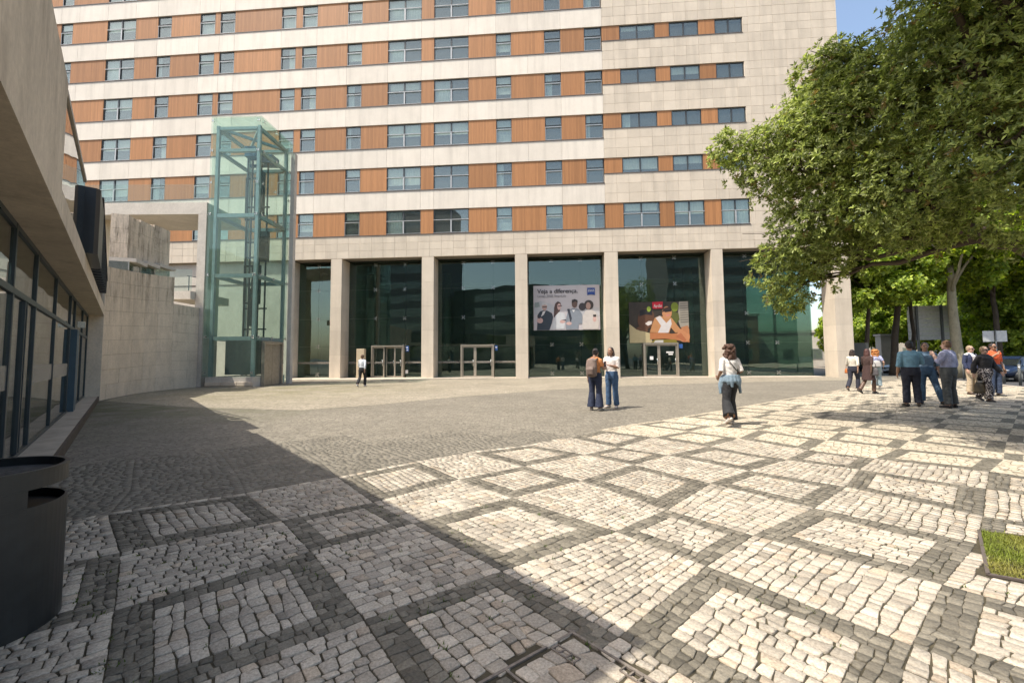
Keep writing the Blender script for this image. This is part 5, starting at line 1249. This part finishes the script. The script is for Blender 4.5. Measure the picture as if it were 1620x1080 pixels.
PHONE = dict(elR=(.2, .0, 1.13), wrR=(.10, .24, 1.2), elL=(-.2, .0, 1.13), wrL=(-.08, .25, 1.19), head=(0, .05, 1.575))
dark, tan, fair, red_ = (.10, .055, .035), (.30, .17, .11), (.46, .29, .22), (.5, .3, .24)
p_far = person('person in white top and black trousers walking to the left door', -7.75, 22.6, 10, 1.66, tan, (.58, .62, .66), (.015, .016, .018), ('short', (.12, .07, .04)), (.5, .5, .5), WALK, True, .9)
p_bp = person('person in orange top and dark flared jeans wearing a backpack', 2.22, 11.75, 35, 1.66, tan, (.50, .20, .07), (.018, .026, .055), ('bun', (.02, .014, .012)), (.35, .33, .3), dict(STAND, elR=(.22, .06, 1.14), wrR=(.16, .30, 1.12), head=(.01, .05, 1.575)), True, .3, .04)
p_wt = person('person in white t-shirt and blue jeans looking down at a phone', 2.78, 12.25, -140, 1.70, tan, (.62, .58, .55), (.045, .095, .18), ('long', (.03, .018, .014)), (.4, .36, .33), dict(STAND, **PHONE), False, .45)
p_dn = person('person with curly brown hair, white t-shirt and denim jacket tied at the waist', 4.52, 9.1, -8, 1.66, (.22, .12, .075), (.66, .63, .60), (.014, .014, .016), ('curly', (.075, .035, .02)), (.45, .42, .38), dict(WALK, elR=(.24, -.05, 1.13), wrR=(.19, .14, 1.05), elL=(-.235, -.05, 1.13), wrL=(-.20, .10, 1.02), knL=(-.15, -.06, .50), anL=(-.25, -.30, .22), toeL=(-.28, -.24, .07), anR=(.07, .1, .09), toeR=(.09, .25, .03), knR=(.085, .12, .51)), True, .42, .045)
p_w1 = person('person in cream top carrying an orange bag beside the last pier', 13.7, 17.6, 60, 1.66, tan, (.56, .52, .44), (.02, .022, .035), ('long', (.03, .02, .016)), (.1, .08, .07), dict(WALK), True, .7)
p_w2 = person('person in dark brown dress walking across the white paving', 13.2, 16.25, 75, 1.66, dark, (.05, .026, .022), None, ('long', (.07, .025, .02)), (.02, .018, .018), dict(WALK), True, .55, skirt=((.045, .022, .02), .52))
p_w3 = person('person with orange hair, lilac top and pale jeans', 15.7, 18.9, 40, 1.68, fair, (.36, .38, .56), (.24, .31, .34), ('curly', (.42, .16, .04)), (.5, .48, .45), dict(WALK, elR=(.27, -.02, 1.14), wrR=(.26, .18, 1.0)), True, .4, .02)
p_m1 = person('person in blue shirt and dark jeans seen from behind under the evergreen', 11.05, 12.15, 25, 1.80, tan, (.17, .32, .42), (.016, .022, .032), ('short', (.015, .012, .01)), (.03, .025, .02), dict(STAND, elR=(.25, .02, 1.14), wrR=(.12, .22, 1.16)), False, .62, build=1.12)
p_m2 = person('person in checked blue shirt and jeans facing the person in the blue shirt', 12.05, 12.75, -150, 1.78, tan, (.10, .16, .23), (.035, .075, .13), ('short', (.03, .02, .015)), (.02, .018, .016), dict(STAND, hipL=(-.09, 0, .9), anL=(-.30, .05, .085), toeL=(-.4, .16, .03), knL=(-.18, .06, .49)), False, .62)
p_m3 = person('person in lilac shirt and grey trousers standing with one hand raised', 11.70, 11.75, -20, 1.80, fair, (.36, .37, .52), (.075, .08, .078), ('short', (.17, .09, .045)), (.02, .017, .015), dict(STAND, elL=(-.26, .06, 1.15), wrL=(-.16, .20, 1.33)), False, .75, build=1.2)
p_m4 = person('person in navy suit jacket, white shirt and beige trousers facing the camera', 16.45, 15.7, 170, 1.74, fair, (.66, .66, .66), (.42, .34, .24), ('short', (.32, .24, .15)), (.06, .04, .03), dict(STAND), False, .5, extra={'glasses': 1})
M_pat, t_, o__ = newmat('patterned_cloth')
v_ = N(t_, 'ShaderNodeTexVoronoi'); v_.inputs['Scale'].default_value = 26; t_.links.new(t_.nodes.new('ShaderNodeTexCoord').outputs['Object'], v_.inputs['Vector'])
bsdf(t_, o__, ramp(t_, v_.outputs['Distance'], [(.35, (.5, .45, .42)), (.5, (.03, .022, .025))]), .85)
p_w4 = person('person in black jacket and patterned trousers walking towards the camera', 14.2, 13.15, 178, 1.66, fair, (.5, .36, .33), (.2, .18, .17), ('short', (.36, .26, .15)), (.03, .025, .025), dict(WALK), True, .4, .02, build=1.08, extra={'glasses': 1, 'bottom_mat': M_pat}, jacket=(.022, .021, .023))
p_m5 = person('person in orange t-shirt and jeans behind the black jacket', 16.5, 15.0, 182, 1.80, tan, (.62, .10, .03), (.04, .06, .11), ('short', (.02, .016, .013)), (.05, .05, .05), dict(STAND, elR=(.24, .06, 1.16), wrR=(.12, .2, 1.34)), False, .45, build=1.08, extra={'glasses': 1})
# the navy jacket hangs open over the white shirt
mb = MB()
for s in (-1, 1):
    mb.loft([(s*.125, .0, .88), (s*.12, .0, 1.1), (s*.125, .0, 1.3), (s*.11, -.01, 1.42)], [(.085, .145), (.075, .125), (.085, .14), (.06, .08)], 14)
    J0 = [(s*.185, -.005, 1.385), (s*.24, -.03, 1.11), (s*.255, .05, .90)]; mb.loft(J0, [.078, .06, .05], 12)
link('jacket', remesh(mb, [plain('navy_cloth', (.02, .03, .075), .8, 0, .15, 12, .3)], .012, 3), p_m4)
# tied denim jacket
mb = MB(); mb.loft([(0, -.01, .98), (0, -.01, 1.06)], [(.185, .15), (.175, .14)], 18)
for k in range(9):
    a = PI*(1.02+.96*k/8); mb.loft([(.17*math.cos(a), .13*math.sin(a), 1.04), (.185*math.cos(a), .15*math.sin(a), .92), (.18*math.cos(a+.05), .16*math.sin(a), .80+.05*((k*2) % 3))], [.035, .05, .026], 8)
for s in (-1, 1): mb.loft([(s*.17, .02, 1.02), (s*.22, .03, .85), (s*.23, .0, .66)], [.04, .04, .028], 8)
link('tied_jacket', remesh(mb, [plain('pale_denim', (.15, .21, .26), .85, 0, .2, 16, .4)], .012, 2), p_dn)
mb = MB(); mb.bar((-.13, -.125, 1.40), (.12, -.14, 1.08), .004, 0, .012); mb.build('bag_strap', M_black, p_dn)
# things they carry
def carry(name, label, cat, owner, p, mbuild, mat, rz=0):
    o = thing(name, label, cat); o.matrix_world = owner.matrix_basis @ Matrix.Translation(p) @ Matrix.Rotation(rz, 4, 'Z'); mbuild(o, mat); return o
def backpack(o, mat):
    mb = MB(); mb.loft([(0, -.09, -.24), (0, -.10, -.22), (0, -.11, 0), (0, -.09, .19), (0, -.06, .25)], [(.11, .06), (.15, .09), (.16, .105), (.145, .085), (.07, .03)], 18); link('sack', remesh(mb, [mat], .011, 2), o)
    mb = MB(); mb.loft([(0, -.2, -.18), (0, -.215, -.05), (0, -.19, .02)], [(.1, .03), (.11, .045), (.09, .02)], 12); link('front_pocket', remesh(mb, [mat], .01, 1), o)
    for s in (-1, 1):
        mb = MB(); mb.loft([(s*.09, -.02, .2), (s*.095, .07, .25), (s*.10, .18, .12), (s*.11, .15, -.1), (s*.12, -.02, -.18)], [(.026, .007)]*5, 8); mb.build('shoulder_strap', M_steeldark, o)
carry('backpack', 'grey-brown backpack worn over the orange top', 'backpack', p_bp, (0, -.12, 1.18), backpack, plain('backpack_cloth', (.17, .125, .105), .85, 0, .25, 10, .4))
def phone(o, mat):
    mb = MB(); mb.cbox(-.037, .037, -.005, .005, -.075, .075, .003); mb.build('case', mat, o); mb = MB(); mb.box(-.033, .033, .0055, .007, -.068, .068); mb.build('screen', M_black, o)
carry('phone', 'small pink phone held by the person in blue jeans', 'phone', p_wt, (.01, .36, 1.23), phone, plain('phone_case', (.40, .16, .16), .5))
def handbag(o, mat, w_=.2, h_=.2):
    mb = MB(); mb.loft([(0, 0, -h_), (0, 0, -h_*.9), (0, 0, -h_*.3), (0, 0, 0)], [(w_*.5, .05), (w_*.62, .075), (w_*.55, .06), (w_*.4, .03)], 16); link('pouch', remesh(mb, [mat], .01, 2), o)
    mb = MB(); mb.loft([(-w_*.32, 0, -.02), (-w_*.25, 0, .14), (0, 0, .22), (w_*.25, 0, .14), (w_*.32, 0, -.02)], [.011]*5, 8); mb.build('handle', mat, o)
carry('handbag', 'orange-brown handbag carried beside the last pier', 'handbag', p_w1, (-.27, .2, .92), handbag, plain('bag_orange', (.36, .11, .025), .6))
carry('handbag', 'dark olive handbag carried with the patterned trousers', 'handbag', p_w4, (.24, .05, .62), lambda o, m_: handbag(o, m_, .36, .34), plain('bag_brown', (.055, .04, .02), .6))
carry('shoulder_bag', 'dark grey shoulder bag over the brown dress', 'handbag', p_w2, (.21, -.02, 1.0), lambda o, m_: handbag(o, m_, .3, .3), plain('bag_grey', (.06, .055, .06), .6))
carry('shoulder_bag', 'pale grey bag on the back of the orange-haired pedestrian', 'handbag', p_w3, (0, -.19, 1.22), lambda o, m_: handbag(o, m_, .32, .28), plain('bag_pale', (.35, .34, .33), .6))
